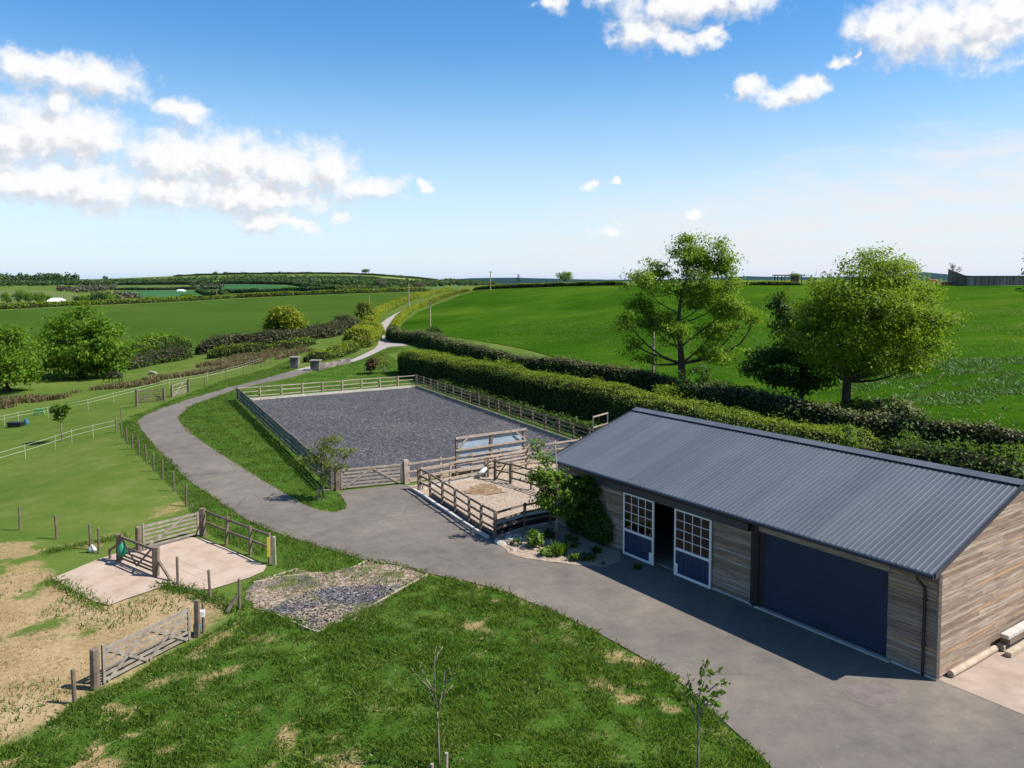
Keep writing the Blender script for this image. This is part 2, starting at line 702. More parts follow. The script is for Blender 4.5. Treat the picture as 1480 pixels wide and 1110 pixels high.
nz = N(cg, 'ShaderNodeTexNoise', in_Vector=gi.outputs[0], in_Scale=.9, in_Detail=9.0, in_Roughness=.55, in_Distortion=.2)
dn = mth(cg, 'MULTIPLY_ADD', nz.outputs['Fac'], 1.4, -.64)
cg.links.new(mth(cg, 'ADD', mth(cg, 'SUBTRACT', 1.0, prev), dn), go.inputs[0])

tc = N(nt, 'ShaderNodeTexCoord')
nv = N(nt, 'ShaderNodeVectorMath', operation='NORMALIZE', in_0=tc.outputs['Generated'])
sx = N(nt, 'ShaderNodeSeparateXYZ', in_0=nv.outputs[0])
az = mth(nt, 'MULTIPLY', mth(nt, 'ARCTAN2', sx.outputs[0], sx.outputs[1]), 180 / PI)
el = mth(nt, 'MULTIPLY', mth(nt, 'ARCSINE', sx.outputs[2]), 180 / PI)
P = N(nt, 'ShaderNodeCombineXYZ', in_0=az, in_1=el)
g1 = N(nt, 'ShaderNodeGroup', node_tree=cg); nt.links.new(P.outputs[0], g1.inputs[0])
P2 = N(nt, 'ShaderNodeVectorMath', operation='ADD', in_0=P.outputs[0]); P2.inputs[1].default_value = (.55, .95, 0)
g2 = N(nt, 'ShaderNodeGroup', node_tree=cg); nt.links.new(P2.outputs[0], g2.inputs[0])
dens = g1.outputs[0]
alpha = sstep(nt, dens, -.14, .78)
thick = sstep(nt, dens, .1, .9)
grad = mth(nt, 'SUBTRACT', dens, g2.outputs[0])
lit = sstep(nt, grad, -.5, .25)
fine = N(nt, 'ShaderNodeTexNoise', in_Vector=P.outputs[0], in_Scale=1.6, in_Detail=6.0, in_Roughness=.6).outputs['Fac']
lit = mth(nt, 'MULTIPLY_ADD', mth(nt, 'SUBTRACT', fine, .5), .5, lit, clamp=True)
ccol = mixc(nt, lit, (SKYW * .80, SKYW * .82, SKYW * .88), (SKYW * 1.12, SKYW * 1.12, SKYW * 1.12))
# thin high veil low in the right half of the sky
veilP = N(nt, 'ShaderNodeMapping', in_Vector=P.outputs[0], in_Scale=(.06, .22, 1), in_Rotation=(0, 0, R(-14)))
vn = N(nt, 'ShaderNodeTexNoise', in_Vector=veilP.outputs[0], in_Scale=2.2, in_Detail=7.0, in_Roughness=.6).outputs['Fac']
vd = mth(nt, 'SUBTRACT', mth(nt, 'MULTIPLY_ADD', az, .16, 5.6), el)       # distance below a line rising to the right
vmask = sstep(nt, mth(nt, 'ADD', vd, mth(nt, 'MULTIPLY_ADD', vn, 7.0, -3.5)), -1.0, 5.0)
vmask = mth(nt, 'MULTIPLY', vmask, sstep(nt, az, -16.0, 14.0))
streak = sstep(nt, N(nt, 'ShaderNodeTexNoise', in_Vector=veilP.outputs[0], in_Scale=5.0, in_Detail=8.0, in_Roughness=.62).outputs['Fac'], .36, .62)
vmask = mth(nt, 'MULTIPLY', vmask, mth(nt, 'MULTIPLY_ADD', streak, .45, .5))
low = mth(nt, 'MULTIPLY', sstep(nt, el, 17.5, -2.5), .93)
hs = N(nt, 'ShaderNodeHueSaturation', in_Saturation=1.36, in_Value=1.38, in_Color=sky.outputs[0])
c0 = mixc(nt, low, hs.outputs[0], (SKYW * .80, SKYW * .97, SKYW * 1.12))
c1 = mixc(nt, vmask, c0, (SKYW * .96, SKYW * .98, SKYW * 1.02))
c2 = mixc(nt, alpha, c1, ccol)
nt.links.new(c2, bg.inputs[0])
bg.inputs[1].default_value = .077
world.cycles.sampling_method = 'MANUAL'
world.cycles.sample_map_resolution = 512

scene.view_settings.view_transform = 'Standard'
scene.view_settings.look = 'None'
scene.view_settings.exposure = 0.72
scene.view_settings.gamma = 1.0
scene.cycles.max_bounces = 5
scene.cycles.diffuse_bounces = 2
scene.cycles.glossy_bounces = 2
scene.cycles.transmission_bounces = 3
scene.cycles.transparent_max_bounces = 6
scene.cycles.use_denoising = True
scene.cycles.caustics_reflective = False
scene.cycles.caustics_refractive = False

# ------------------------------------------------------------------ outlines on the ground
LAWN = hp([(-250, 1250), (-60, 1110), (60, 1055), (110, 1015), (180, 985), (285, 925), (350, 888), (380, 884), (397, 889), (443, 905), (460, 914), (497, 897), (539, 876), (582, 853), (618, 831),
           (720, 853), (800, 884), (880, 924), (950, 964), (1000, 1000), (1045, 1045), (1090, 1085), (1150, 1150), (1300, 1400), (300, 1500), (-250, 1500)])[:, :2]
VERGE = hp([(199, 612), (185, 606), (172, 612), (176, 632), (192, 649), (211, 668), (235, 693), (255, 712), (272, 735), (294, 770), (390, 812), (400, 822), (440, 826), (495, 827), (531, 811), (535, 808), (440, 782), (360, 752), (300, 712), (245, 665), (215, 637)])[:, :2]
BANK = hp([(257, 604), (262, 617), (310, 652), (385, 699), (440, 731), (485, 742), (500, 737), (500, 728), (488, 712), (420, 650), (344, 575), (345, 562), (300, 577), (270, 589)])[:, :2]
VERGE2 = hp([(199, 608), (185, 603), (215, 593), (270, 570), (330, 548), (390, 533), (420, 520), (430, 533), (390, 546), (330, 561), (270, 579), (225, 595)])[:, :2]
NORTH = hp([(345, 562), (420, 547), (490, 528), (520, 521), (560, 503), (600, 502), (560, 512), (600, 545), (600, 556), (480, 566), (345, 577)])[:, :2]
STRIP = np.array([(-10.6, 88.4), (6.7, 54.2), (13, 55), (4, 73), (-6, 90)])
SOIL = hp([(-400, 900), (-150, 850), (0, 835), (60, 822), (90, 838), (150, 882), (235, 850), (290, 862), (345, 876), (280, 920), (140, 1000), (60, 1052), (-60, 1110), (-250, 1250), (-500, 1200)])[:, :2]
DRYP = hp([(-200, 800), (0, 780), (140, 800), (200, 770), (290, 735), (270, 700), (225, 690), (240, 730), (180, 760), (100, 790), (60, 830), (-200, 880)])[:, :2]
RIGHT = hp([(572, 486), (582, 468), (598, 455), (628, 441), (660, 429), (688, 420.5), (800, 415), (1000, 413), (1480, 414), (2500, 416), (2500, 800), (1480, 668), (1330, 640), (1222, 622), (1150, 605), (1020, 573), (900, 540), (760, 505), (640, 486)])[:, :2]

# ------------------------------------------------------------------ the ground
near = (np.abs(MX) < 70) & (MY > 0) & (MY < 150)
nx = MX[near]; ny = MY[near]


def soft(poly, rad, k=10):
    s = np.zeros(nx.shape)
    r2 = np.random.default_rng(3)
    for i in range(k):
        jx = r2.normal() * rad; jy = r2.normal() * rad
        s += inside(poly, nx + jx, ny + jy)
    return s / k


def full(a):
    o = np.zeros(MZ.shape)
    o[near] = a
    return o


lush = np.clip(soft(LAWN, .12) + soft(VERGE, .2) + soft(BANK, .2) + soft(VERGE2, .3) + soft(NORTH, .3) + soft(STRIP, .3), 0, 1)
wob = fbm(nx * .55, ny * .55, 11, 5)
soil = soft(SOIL, .6) * np.clip((wob - .18) * 5.0, 0, 1)
dry = np.clip(soft(DRYP, .9) * np.clip((fbm(nx * .8, ny * .8, 5, 4) - .3) * 4, 0, 1), 0, 1)
patch = np.clip((fbm(nx * 1.5, ny * 1.5 + 3, 23, 5) - .50) * 5.0, 0, 1) * soft(LAWN, .3) * np.clip(.25 + 2.2 * (fbm(nx * .22, ny * .22, 29, 3) - .35), 0, 1) + .5 * np.clip((fbm(nx * .7, ny * .7, 27, 4) - .6) * 6, 0, 1) * lush
MZ2 = MZ.copy()
bump = (fbm(nx * 1.1, ny * 1.1, 31, 4) - .4) * .13 * lush
MZ2[near] += bump
MZ = MZ2
LUSH, SOILA, DRYA, PATCH = full(lush), full(soil), full(dry), full(patch)


def attr_at(A, X, Y):
    i = np.clip(np.searchsorted(GX, X) - 1, 0, len(GX) - 2)
    j = np.clip(np.searchsorted(GY, Y) - 1, 0, len(GY) - 2)
    return A[j, i]


ny_, nx_ = MZ.shape
idx = np.arange(ny_ * nx_).reshape(ny_, nx_)
Fq = np.stack([idx[:-1, :-1], idx[:-1, 1:], idx[1:, 1:], idx[1:, :-1]], -1).reshape(-1, 4)
gm = np_mesh('ground', np.stack([MX, MY, MZ], -1).reshape(-1, 3), Fq, True)
for nm, A in (('lush', LUSH), ('soil', SOILA), ('dry', DRYA), ('patch', PATCH)):
    at_ = gm.attributes.new(nm, 'FLOAT', 'POINT')
    at_.data.foreach_set('value', A.ravel().astype(np.float32))

m, t, out = new_mat('ground_turf')
def A_(nm): return N(t, 'ShaderNodeAttribute', attribute_name=nm).outputs['Fac']
nb = noise_fac(t, .06, 5, .6); nm_ = noise_fac(t, .45, 6, .62); nf = noise_fac(t, 5.0, 6, .7); nf2 = noise_fac(t, 17.0, 4, .7)
past = ramp(t, mth(t, 'ADD', mth(t, 'MULTIPLY', nb, .5), mth(t, 'MULTIPLY', nm_, .5)), [(.34, (.060, .104, .019)), (.46, (.084, .128, .025)), (.54, (.108, .144, .031)), (.66, (.165, .172, .056))])
past = mixc(t, mth(t, 'MULTIPLY', nf, .6), past, (.046, .084, .013))
lushc = ramp(t, mth(t, 'ADD', mth(t, 'MULTIPLY', nm_, .6), mth(t, 'MULTIPLY', nf, .4)), [(.3, (.020, .056, .006)), (.48, (.042, .090, .012)), (.6, (.074, .118, .022)), (.72, (.15, .15, .055))])
soilc = ramp(t, mth(t, 'ADD', mth(t, 'MULTIPLY', nm_, .45), mth(t, 'MULTIPLY', nf, .55)), [(.34, (.165, .118, .054)), (.5, (.280, .198, .104)), (.66, (.38, .290, .170))])
straw = ramp(t, mth(t, 'ADD', mth(t, 'MULTIPLY', nf2, .5), mth(t, 'MULTIPLY', nf, .5)), [(.3, (.13, .10, .045)), (.5, (.25, .18, .085)), (.7, (.33, .25, .14))])
thr = lambda a, w, lo, hi: sstep(t, mth(t, 'ADD', a, mth(t, 'MULTIPLY_ADD', mth(t, 'ADD', mth(t, 'MULTIPLY', nf, .6), mth(t, 'MULTIPLY', nm_, .4)), w, -w / 2)), lo, hi)
c = mixc(t, thr(A_('lush'), .5, .3, .7), past, lushc)
c = mixc(t, thr(A_('dry'), 1.6, .45, .9), c, straw)
c = mixc(t, thr(A_('patch'), 1.5, .30, 1.0), c, straw)
c = mixc(t, thr(A_('soil'), 1.35, .22, .78), c, soilc)
hgtn = mth(t, 'ADD', mth(t, 'MULTIPLY', nf, .6), mth(t, 'MULTIPLY', nf2, .4))
finish(t, out, c, .95, hgtn, .7, .06, 0.0)
ground = link_mesh('ground', gm, m)
tag(ground, kind='structure')

# ------------------------------------------------------------------ surfaces lying on the ground
m, t, out = new_mat('tarmac')
a = noise_fac(t, .20, 6, .62, dist=.6); b = noise_fac(t, 34, 4, .75); c_ = noise_fac(t, 1.3, 8, .7)
c = ramp(t, mth(t, 'ADD', mth(t, 'MULTIPLY', a, .55), mth(t, 'MULTIPLY', c_, .45)), [(.34, (.096, .081, .066)), (.46, (.140, .118, .095)), (.56, (.174, .147, .116)), (.68, (.25, .205, .152))])
c = mixc(t, mth(t, 'MULTIPLY', b, .5), c, (.07, .065, .072))
cr = N(t, 'ShaderNodeTexVoronoi', feature='DISTANCE_TO_EDGE', in_Scale=.35, in_Vector=N(t, 'ShaderNodeTexCoord').outputs['Object'])
cv_ = N(t, 'ShaderNodeTexVoronoi', feature='DISTANCE_TO_EDGE', in_Scale=.16, in_Vector=mixc(t, .12, N(t, 'ShaderNodeTexCoord').outputs['Object'], N(t, 'ShaderNodeTexNoise', in_Scale=.8, in_Detail=6.0).outputs['Color'], 'ADD'))
ck = mth(t, 'MULTIPLY', mth(t, 'SUBTRACT', 1.0, sstep(t, cv_.outputs['Distance'], .0, .006)), sstep(t, noise_fac(t, .3, 2, .5), .5, .62))
c = mixc(t, mth(t, 'MULTIPLY', ck, .55), c, (.06, .052, .052))
sp = noise_fac(t, 9.0, 3, .6)
c = mixc(t, mth(t, 'MULTIPLY', sstep(t, sp, .68, .76), .6), c, (.34, .29, .25))
finish(t, out, c, .9, b, .35, .006, .2)
TARMAC = m
LANE = simple('lane_chippings', (.25, .215, .20), (.36, .31, .285), .7, .95, .3, .01)
m, t, out = new_mat('arena_rubber')
b = noise_fac(t, 5.5, 6, .8); f = noise_fac(t, .15, 4, .6)
vo = N(t, 'ShaderNodeTexVoronoi', in_Scale=8.0, in_Randomness=1.0, in_Vector=N(t, 'ShaderNodeTexCoord').outputs['Object'])
vr = N(t, 'ShaderNodeSeparateColor', in_0=vo.outputs['Color']).outputs[0]
c = ramp(t, vr, [(.0, (.030, .029, .031)), (.5, (.054, .052, .055)), (.8, (.094, .090, .094)), (1.0, (.20, .19, .19))])
c = mixc(t, mth(t, 'MULTIPLY', b, .7), c, (.05, .05, .058))
c = mixc(t, mth(t, 'MULTIPLY', sstep(t, f, .5, .75), .35), c, (.15, .125, .12))
finish(t, out, c, .9, vr, .6, .04, .25)
ARENA = m
SAND = simple('corral_sand', (.15, .105, .07), (.31, .24, .18), 7.0, .95, .7, .04, .05, c3=(.44, .36, .29))
CONC = simple('pale_concrete', (.27, .195, .14), (.37, .28, .215), .9, .9, .25, .004, .1, c3=(.42, .335, .265))
CONC2 = simple('apron_concrete', (.25, .19, .145), (.36, .28, .225), 1.1, .9, .25, .004, .2)
m, t, out = new_mat('slate_chippings')
vo = N(t, 'ShaderNodeTexVoronoi', in_Scale=13.0, in_Vector=N(t, 'ShaderNodeTexCoord').outputs['Object'])
vr = N(t, 'ShaderNodeSeparateColor', in_0=vo.outputs['Color']).outputs[0]
dk = ramp(t, vr, [(.0, (.030, .028, .034)), (.6, (.085, .08, .095)), (.9, (.20, .19, .20)), (1, (.36, .33, .32))])
tn = ramp(t, vr, [(.0, (.12, .09, .06)), (.6, (.22, .175, .125)), (1, (.36, .30, .235))])
f = noise_fac(t, .42, 5, .6); f2 = noise_fac(t, 1.3, 4, .6)
c = mixc(t, sstep(t, f, .42, .60), dk, tn)
c = mixc(t, mth(t, 'MULTIPLY', sstep(t, f2, .56, .64), .8), c, (.075, .10, .025))
finish(t, out, c, .95, vr, .6, .04, .15)
SLATE = m
m, t, out = new_mat('tan_gravel')
vo = N(t, 'ShaderNodeTexVoronoi', in_Scale=11.0, in_Vector=N(t, 'ShaderNodeTexCoord').outputs['Object'])
vr = N(t, 'ShaderNodeSeparateColor', in_0=vo.outputs['Color']).outputs[0]
c = ramp(t, vr, [(.0, (.10, .075, .05)), (.6, (.22, .165, .115)), (1, (.36, .29, .225))])
f = noise_fac(t, .7, 6, .68); f2 = noise_fac(t, .5, 4, .6)
c = mixc(t, mth(t, 'MULTIPLY', sstep(t, f2, .48, .60), .85), c, (.075, .095, .018))
c = mixc(t, mth(t, 'MULTIPLY', sstep(t, f, .52, .60), .7), c, (.10, .09, .095))
finish(t, out, c, .95, vr, .6, .03, .1)
TANG = m
BEDM = simple('bed_gravel', (.16, .115, .08), (.29, .22, .165), 9.0, .95, .6, .03, .1, c3=(.40, .32, .25))

SH_TH = 0.6113
SA = Vector((-math.sin(SH_TH), math.cos(SH_TH), 0))     # along the front of the shed, away from the camera
SB = Vector((math.cos(SH_TH), math.sin(SH_TH), 0))      # into the shed
SC = Vector((12.728, 22.899, 0))                        # its nearest corner


def S(s, n_, z=0.0):
    return SC + SA * s + SB * n_ + Vector((0, 0, z))


w2 = lambda v: (v.x, v.y)
dl = hp([(1115, 1110), (1090, 1083), (1045, 1043), (1000, 1000), (950, 964), (880, 924), (800, 884), (720, 853), (660, 837), (618, 830), (575, 817), (531, 811), (490, 799), (440, 784), (395, 769), (360, 754), (330, 735), (300, 714), (270, 693), (245, 668),
         (220, 641), (203, 620), (199, 610), (207, 602), (230, 592), (270, 578), (330, 560), (390, 545), (427, 535)])
dr = hp([(448, 537), (420, 546), (370, 556), (338, 565), (300, 578), (272, 589), (258, 603), (263, 614), (280, 630), (310, 651), (345, 673), (385, 698), (415, 715), (440, 730), (462, 739), (485, 741), (499, 737), (501, 729), (494, 719),
         (489, 711), (585, 700), (600, 707), (640, 735), (680, 760), (714, 781), (735, 800), (760, 808), (800, 814), (840, 818), (875, 821), (897, 812)])
poly = [tuple(p[:2]) for p in dl] + [tuple(p[:2]) for p in dr]
poly += [w2(S(13.9, .05)), w2(S(0, .05)), w2(S(-9, .03)), w2(S(-16, .03)), (10.5, 5.5), (7.2, 14.5)]
drive = sheet('drive', poly, .8, .03, TARMAC)
ln = hp([(427, 535), (448, 530), (474, 524.5), (504, 522), (526, 512), (541, 504.5), (546.5, 498), (547, 492), (543, 482), (543.8, 477), (549, 469), (559, 461), (572, 453.5)])
ln2 = hp([(575, 453), (565, 465), (556, 480), (555, 485), (560.5, 490), (572, 494), (583, 497), (590, 500), (562, 501.5), (553, 506), (544, 510), (530, 516.5), (512, 523), (470, 531), (448, 537)])
far_l = hp([(588, 446), (606, 438.5), (628, 431), (650, 425)]); far_r = hp([(654, 425), (634, 431), (612, 438.5), (592, 446)])
poly = [tuple(p[:2]) for p in ln] + [tuple(p[:2]) for p in far_l] + [tuple(p[:2]) for p in far_r] + [tuple(p[:2]) for p in ln2]
lane = sheet('lane', poly, 1.6, .05, LANE)
AP1, AP2, AP3, AP4 = Vector((-9.95, 44.0, 0)), Vector((6.25, 54.2, 0)), Vector((-10.86, 88.0, 0)), Vector((-27.1, 77.6, 0))
ac = (AP1 + AP2 + AP3 + AP4) / 4
sheet('arena_surface', [w2(ac + (p - ac) * .975) for p in (AP1, AP2, AP3, AP4)], 1.2, .035, ARENA)
CORR = hp([(590, 703), (715, 778), (757, 765), (806, 752), (850, 690), (800, 678), (702, 681.5)])
CORR[4, :2] = w2(S(18.5, 5.5)); CORR[3, :2] = w2(S(18.4, .9)); CORR[5, :2] = (6.2, 53.6)
sheet('corral_ground', CORR, .8, .035, SAND)
sheet('tarmac_patch', hp([(1222, 992), (1262, 986), (1300, 996), (1304, 1014), (1268, 1026), (1228, 1016)]), .3, .036, simple('patched_tarmac', (.11, .092, .085), (.17, .14, .126), 2.2, .9, .3, .005, .2), .05)
sheet('concrete_pad', hp([(75, 837), (155, 804), (277, 776), (300, 782), (392, 821), (376, 831), (292, 857), (245, 845), (150, 879)]), .8, .04, CONC, .02)
sheet('concrete_apron', [w2(S(0, .06)), w2(S(-9, .06)), w2(S(-14, .06)), w2(S(-14, 16)), w2(S(0, 16))], 1.0, .034, CONC2)
GRAV = hp([(372, 836), (402, 835), (430, 823), (464, 830), (495, 826), (510, 821), (531, 811), (575, 817), (618, 830), (582, 852), (539, 875), (497, 896), (460, 914), (447, 910), (443, 900), (397, 887), (362, 878), (352, 858)])
sheet('gravel_patch', GRAV, .45, .03, TANG, .17)
SLP = hp([(392, 884), (415, 868), (452, 856), (500, 848), (545, 846), (580, 851), (545, 871), (497, 895), (461, 912), (447, 909), (443, 899)])
sheet('slate_spill', SLP, .35, .036, SLATE, .2)
bed = [tuple(p[:2]) for p in hp([(700, 772), (716, 782), (735, 800), (760, 808), (800, 814), (840, 818), (875, 821), (897, 812)])]
bed += [w2(S(13.9, .05)), w2(S(18.2, .05)), w2(S(18.2, 1.2)), tuple(hit(757, 763)[:2]), tuple(hit(714, 776)[:2])]
sheet('gravel_bed', bed, .5, .045, BEDM, .03)
# ------------------------------------------------------------------ materials of built things
WOODL, t, out = new_mat('larch_boards')
g = N(t, 'ShaderNodeNewGeometry')
c = ramp(t, g.outputs['Random Per Island'], [(.0, (.21, .145, .105)), (.25, (.275, .205, .155)), (.55, (.335, .260, .200)), (.86, (.39, .318, .250)), (.94, (.35, .235, .15)), (1, (.38, .26, .15))])
f = noise_fac(t, 1.1, 7, .68, stretch=(1, 1, 12)); f2 = noise_fac(t, .55, 4, .6)
c = mixc(t, sstep(t, f, .40, .62), c, mixc(t, .48, c, (.085, .06, .048)))
c = mixc(t, mth(t, 'MULTIPLY', sstep(t, f2, .5, .75), .5), c, (.30, .26, .23))
finish(t, out, c, .85, f, .4, .005, .12)
RAIL = simple('weathered_rail', (.23, .18, .135), (.40, .33, .265), 2.5, .9, .3, .004, .15, isl=.2)
POST = simple('weathered_post', (.085, .062, .045), (.20, .155, .118), 3.0, .9, .3, .004, .15, isl=.25)
BROWN = simple('stained_rail', (.10, .074, .055), (.205, .158, .12), 3.0, .85, .3, .004, .2, isl=.25)
SILVER = simple('silvered_gate_wood', (.15, .125, .10), (.30, .26, .22), 4.0, .85, .2, .003, .2, isl=.15)
GALV = simple('galvanised_steel', (.45, .47, .49), (.62, .64, .66), 5.0, .45, .1, .002, .5, metal=.5)
SLEEPER = simple('timber_edging', (.30, .235, .17), (.47, .39, .30), 2.0, .9, .3, .004, .15)
NAVY = simple('navy_steel', (.020, .026, .038), (.028, .035, .050), 2.0, .45, .05, .002, .5)
BLUEP = simple('blue_painted_panel', (.009, .026, .062), (.013, .034, .078), 2.0, .45, .1, .003, .5, stretch=(8, 8, .4))
SHUT = simple('blue_shutter', (.011, .022, .054), (.014, .028, .064), 1.0, .5, .05, .002, .4)
WHITEF = simple('white_painted_frame', (.66, .66, .65), (.78, .78, .77), 3.0, .5, .1, .002, .4)
BLACK = simple('black_plastic', (.012, .012, .014), (.022, .022, .025), 3.0, .5, .05, .002, .4)
ROOFM, t, out = new_mat('box_profile_roof')
f = noise_fac(t, .35, 5, .6); f2 = noise_fac(t, 6, 4, .7, stretch=(1, 1, 1))
po = N(t, 'ShaderNodeTexCoord').outputs['Object']
da = N(t, 'ShaderNodeVectorMath', operation='DOT_PRODUCT', in_0=po); da.inputs[1].default_value = (-math.sin(.6113), math.cos(.6113), 0)
db = N(t, 'ShaderNodeVectorMath', operation='DOT_PRODUCT', in_0=po); db.inputs[1].default_value = (math.cos(.6113), math.sin(.6113), 0)
wn_ = N(t, 'ShaderNodeTexWhiteNoise', noise_dimensions='1D', in_W=mth(t, 'FLOOR', mth(t, 'MULTIPLY', da.outputs['Value'], 1.0)))
sv_ = N(t, 'ShaderNodeCombineXYZ', in_0=mth(t, 'MULTIPLY', da.outputs['Value'], 3.0), in_1=mth(t, 'MULTIPLY', db.outputs['Value'], .25))
stk = N(t, 'ShaderNodeTexNoise', in_Vector=sv_.outputs[0], in_Scale=1.0, in_Detail=6.0, in_Roughness=.65).outputs['Fac']
c = ramp(t, mth(t, 'ADD', mth(t, 'ADD', mth(t, 'MULTIPLY', f, .35), mth(t, 'MULTIPLY', stk, .45)), mth(t, 'MULTIPLY', wn_.outputs['Value'], .2)), [(.3, (.070, .077, .086)), (.7, (.108, .116, .126))])
finish(t, out, c, .42, f2, .05, .002, .5)
GLASS, t, out = new_mat('window_glass')
gt = N(t, 'ShaderNodeBsdfTransparent', in_Color=(.86, .88, .88, 1)); gg = N(t, 'ShaderNodeBsdfGlossy', in_Roughness=.03)
fr = N(t, 'ShaderNodeFresnel', in_IOR=1.5)
mx = N(t, 'ShaderNodeMixShader', in_0=fr.outputs[0])
t.links.new(gt.outputs[0], mx.inputs[1]); t.links.new(gg.outputs[0], mx.inputs[2]); t.links.new(mx.outputs[0], out.inputs[0])
STONE = simple('grey_stone', (.085, .072, .062), (.25, .22, .20), 1.2, .9, .4, .01, .2, isl=.4)
ROCK = simple('pale_rock', (.20, .18, .15), (.36, .33, .28), 3.0, .9, .5, .02, .2, isl=.25)
GREENMESH = simple('green_screening', (.045, .135, .10), (.075, .20, .155), 5.0, .9, .3, .004, .1)
SKYB = simple('pale_blue_sheet', (.20, .26, .33), (.36, .43, .50), .8, .45, .1, .003, .4)
WHITEP = simple('white_plastic', (.50, .50, .48), (.62, .62, .60), 5, .5, .05, .002, .4)
GREENP = simple('green_plastic', (.01, .16, .085), (.015, .22, .12), 5, .5, .05, .002, .4)
TEAL = simple('blue_plastic', (.03, .13, .17), (.05, .18, .22), 5, .5, .05, .002, .4)
YELL = simple('yellow_plastic', (.42, .32, .02), (.56, .45, .03), 5, .5, .05, .002, .4)
LIME = simple('lime_plastic', (.08, .27, .06), (.11, .32, .08), 5, .5, .05, .002, .4)
ORANGE = simple('orange_red_paint', (.42, .10, .05), (.55, .15, .075), 3, .6, .05, .002, .4)
TAPE = simple('white_tape', (.42, .45, .38), (.54, .57, .50), 5, .6, .05, .002, .3)
KERB = simple('pale_kerb', (.36, .33, .29), (.52, .48, .43), 2, .9, .2, .004, .2)
GREYW = simple('grey_barn_boards', (.13, .115, .115), (.24, .22, .22), .8, .9, .2, .01, .1, stretch=(3, 3, .3), isl=.35)
WHITEB = simple('white_barn_sheet', (.7, .7, .69), (.8, .8, .79), .5, .6, .05, .01, .3)

# ------------------------------------------------------------------ the timber shed
LEN, DEP = 18.28, 10.66
ZE, ZR, HALF = 3.39, 5.26, 5.82
OE, OV = .49, .09
PITCHR = (ZR - ZE) / HALF
shed = empty('timber_shed', SC, 'long timber clad stable shed with grey ribbed metal roof beside the tarmac yard', 'shed')


def boards(mb, s0, s1, z0, z1, n0=-.03, th=.028, h=.12, r=random.Random(3)):
    """horizontal boards on the front; each a separate plank, broken at random joints"""
    z = z0
    while z < z1 - .01:
        zt = min(z + h, z1)
        s = s0
        while s < s1 - .01:
            L = r.uniform(1.6, 4.2)
            e = min(s + L, s1)
            if s1 - e < .5: e = s1
            k = r.uniform(-.004, .004)
            mb.hexa([S(s + .003, n0 + k, z), S(s + .003, n0 + k + th, z), S(e, n0 + k + th, z), S(e, n0 + k, z),
                     S(s + .003, n0 + k + .006, zt - .012), S(s + .003, n0 + k + th, zt - .012), S(e, n0 + k + th, zt - .012), S(e, n0 + k + .006, zt - .012)])
            s = e
        z = zt


fw = MB()
ZW = 3.24
boards(fw, .0, 1.55, .12, ZW)
boards(fw, 6.72, 10.47, .12, 2.78)
boards(fw, 6.72, 10.47, 2.78, ZW)
boards(fw, 12.02, LEN, .12, ZW)
boards(fw, 10.47, 12.02, 2.78, ZW)
boards(fw, 1.55, 6.26, 2.9, ZW)
fw.build('front_wall', WOODL, shed)
bk = MB()
for a0, a1, z0, z1 in ((0, 1.55, 0, ZW), (6.74, 10.47, 0, ZW), (12.02, LEN, 0, ZW), (10.47, 12.02, 2.78, ZW), (1.55, 6.74, 2.93, ZW)):
    bk.hexa([S(a0, .002, z0), S(a0, .14, z0), S(a1, .14, z0), S(a1, .002, z0), S(a0, .002, z1), S(a0, .14, z1), S(a1, .14, z1), S(a1, .002, z1)])
bk.hexa([S(0, DEP - .14, 0), S(0, DEP, 0), S(LEN, DEP, 0), S(LEN, DEP - .14, 0), S(0, DEP - .14, ZW), S(0, DEP, ZW), S(LEN, DEP, ZW), S(LEN, DEP - .14, ZW)])
bk.build('inner_lining', BROWN, shed)
fl = MB()
fl.hexa([S(.15, .15, .0), S(.15, DEP - .15, .0), S(LEN - .15, DEP - .15, .0), S(LEN - .15, .15, .0), S(.15, .15, .06), S(.15, DEP - .15, .06), S(LEN - .15, DEP - .15, .06), S(LEN - .15, .15, .06)])
fl.build('floor_slab', CONC2, shed)


def gable(side):
    """boarded end wall; side 0 is the near one, 1 the far one"""
    mb = MB()
    r = random.Random(5 + side)
    s0 = -.032 if side == 0 else LEN + .004
    z = .10
    while z < 5.2:
        zt = z + .12
        # boards stop at the roof slope
        zz = min(zt, ZE + PITCHR * HALF)
        off = max(0, (zt - (ZE - .06)) / PITCHR - OE)
        n = off
        e1 = DEP - off
        while n < e1 - .02 and e1 > n:
            L = r.uniform(1.5, 4.5)
            e = min(n + L, e1)
            if e1 - e < .5: e = e1
            k = r.uniform(-.004, .004)
            mb.hexa([S(s0 + k, n + .003, z), S(s0 + k, e, z), S(s0 + .028, e, z), S(s0 + .028, n + .003, z),
                     S(s0 + k + (.006 if side == 0 else 0), n + .003, zt - .012), S(s0 + k + (.006 if side == 0 else 0), e, zt - .012), S(s0 + .028, e, zt - .012), S(s0 + .028, n + .003, zt - .012)])
            n = e
        z = zt
    o = mb.build('gable_wall', WOODL, shed)
    ln_ = MB()
    a0, a1 = (.0, .12) if side == 0 else (LEN - .12, LEN)
    prof = [(0.14, 0), (DEP - .14, 0), (DEP - .14, ZW), (DEP / 2, ZW + (DEP / 2) * PITCHR * .93), (0.14, ZW)]
    vs = [S(a0, p, q) for p, q in prof] + [S(a1, p, q) for p, q in prof]
    k = len(prof)
    ln_.add(vs, [tuple(range(k))[::-1], tuple(range(k, 2 * k))] + [(i, (i + 1) % k, k + (i + 1) % k, k + i) for i in range(k)])
    ln_.build('gable_lining', BROWN, shed)


gable(0); gable(1)
cb = MB()
cb.beam(S(-.035, -.035, .1), S(-.035, -.035, ZW + .06), .09, .09)
cb.build('corner_board', WOODL, shed)


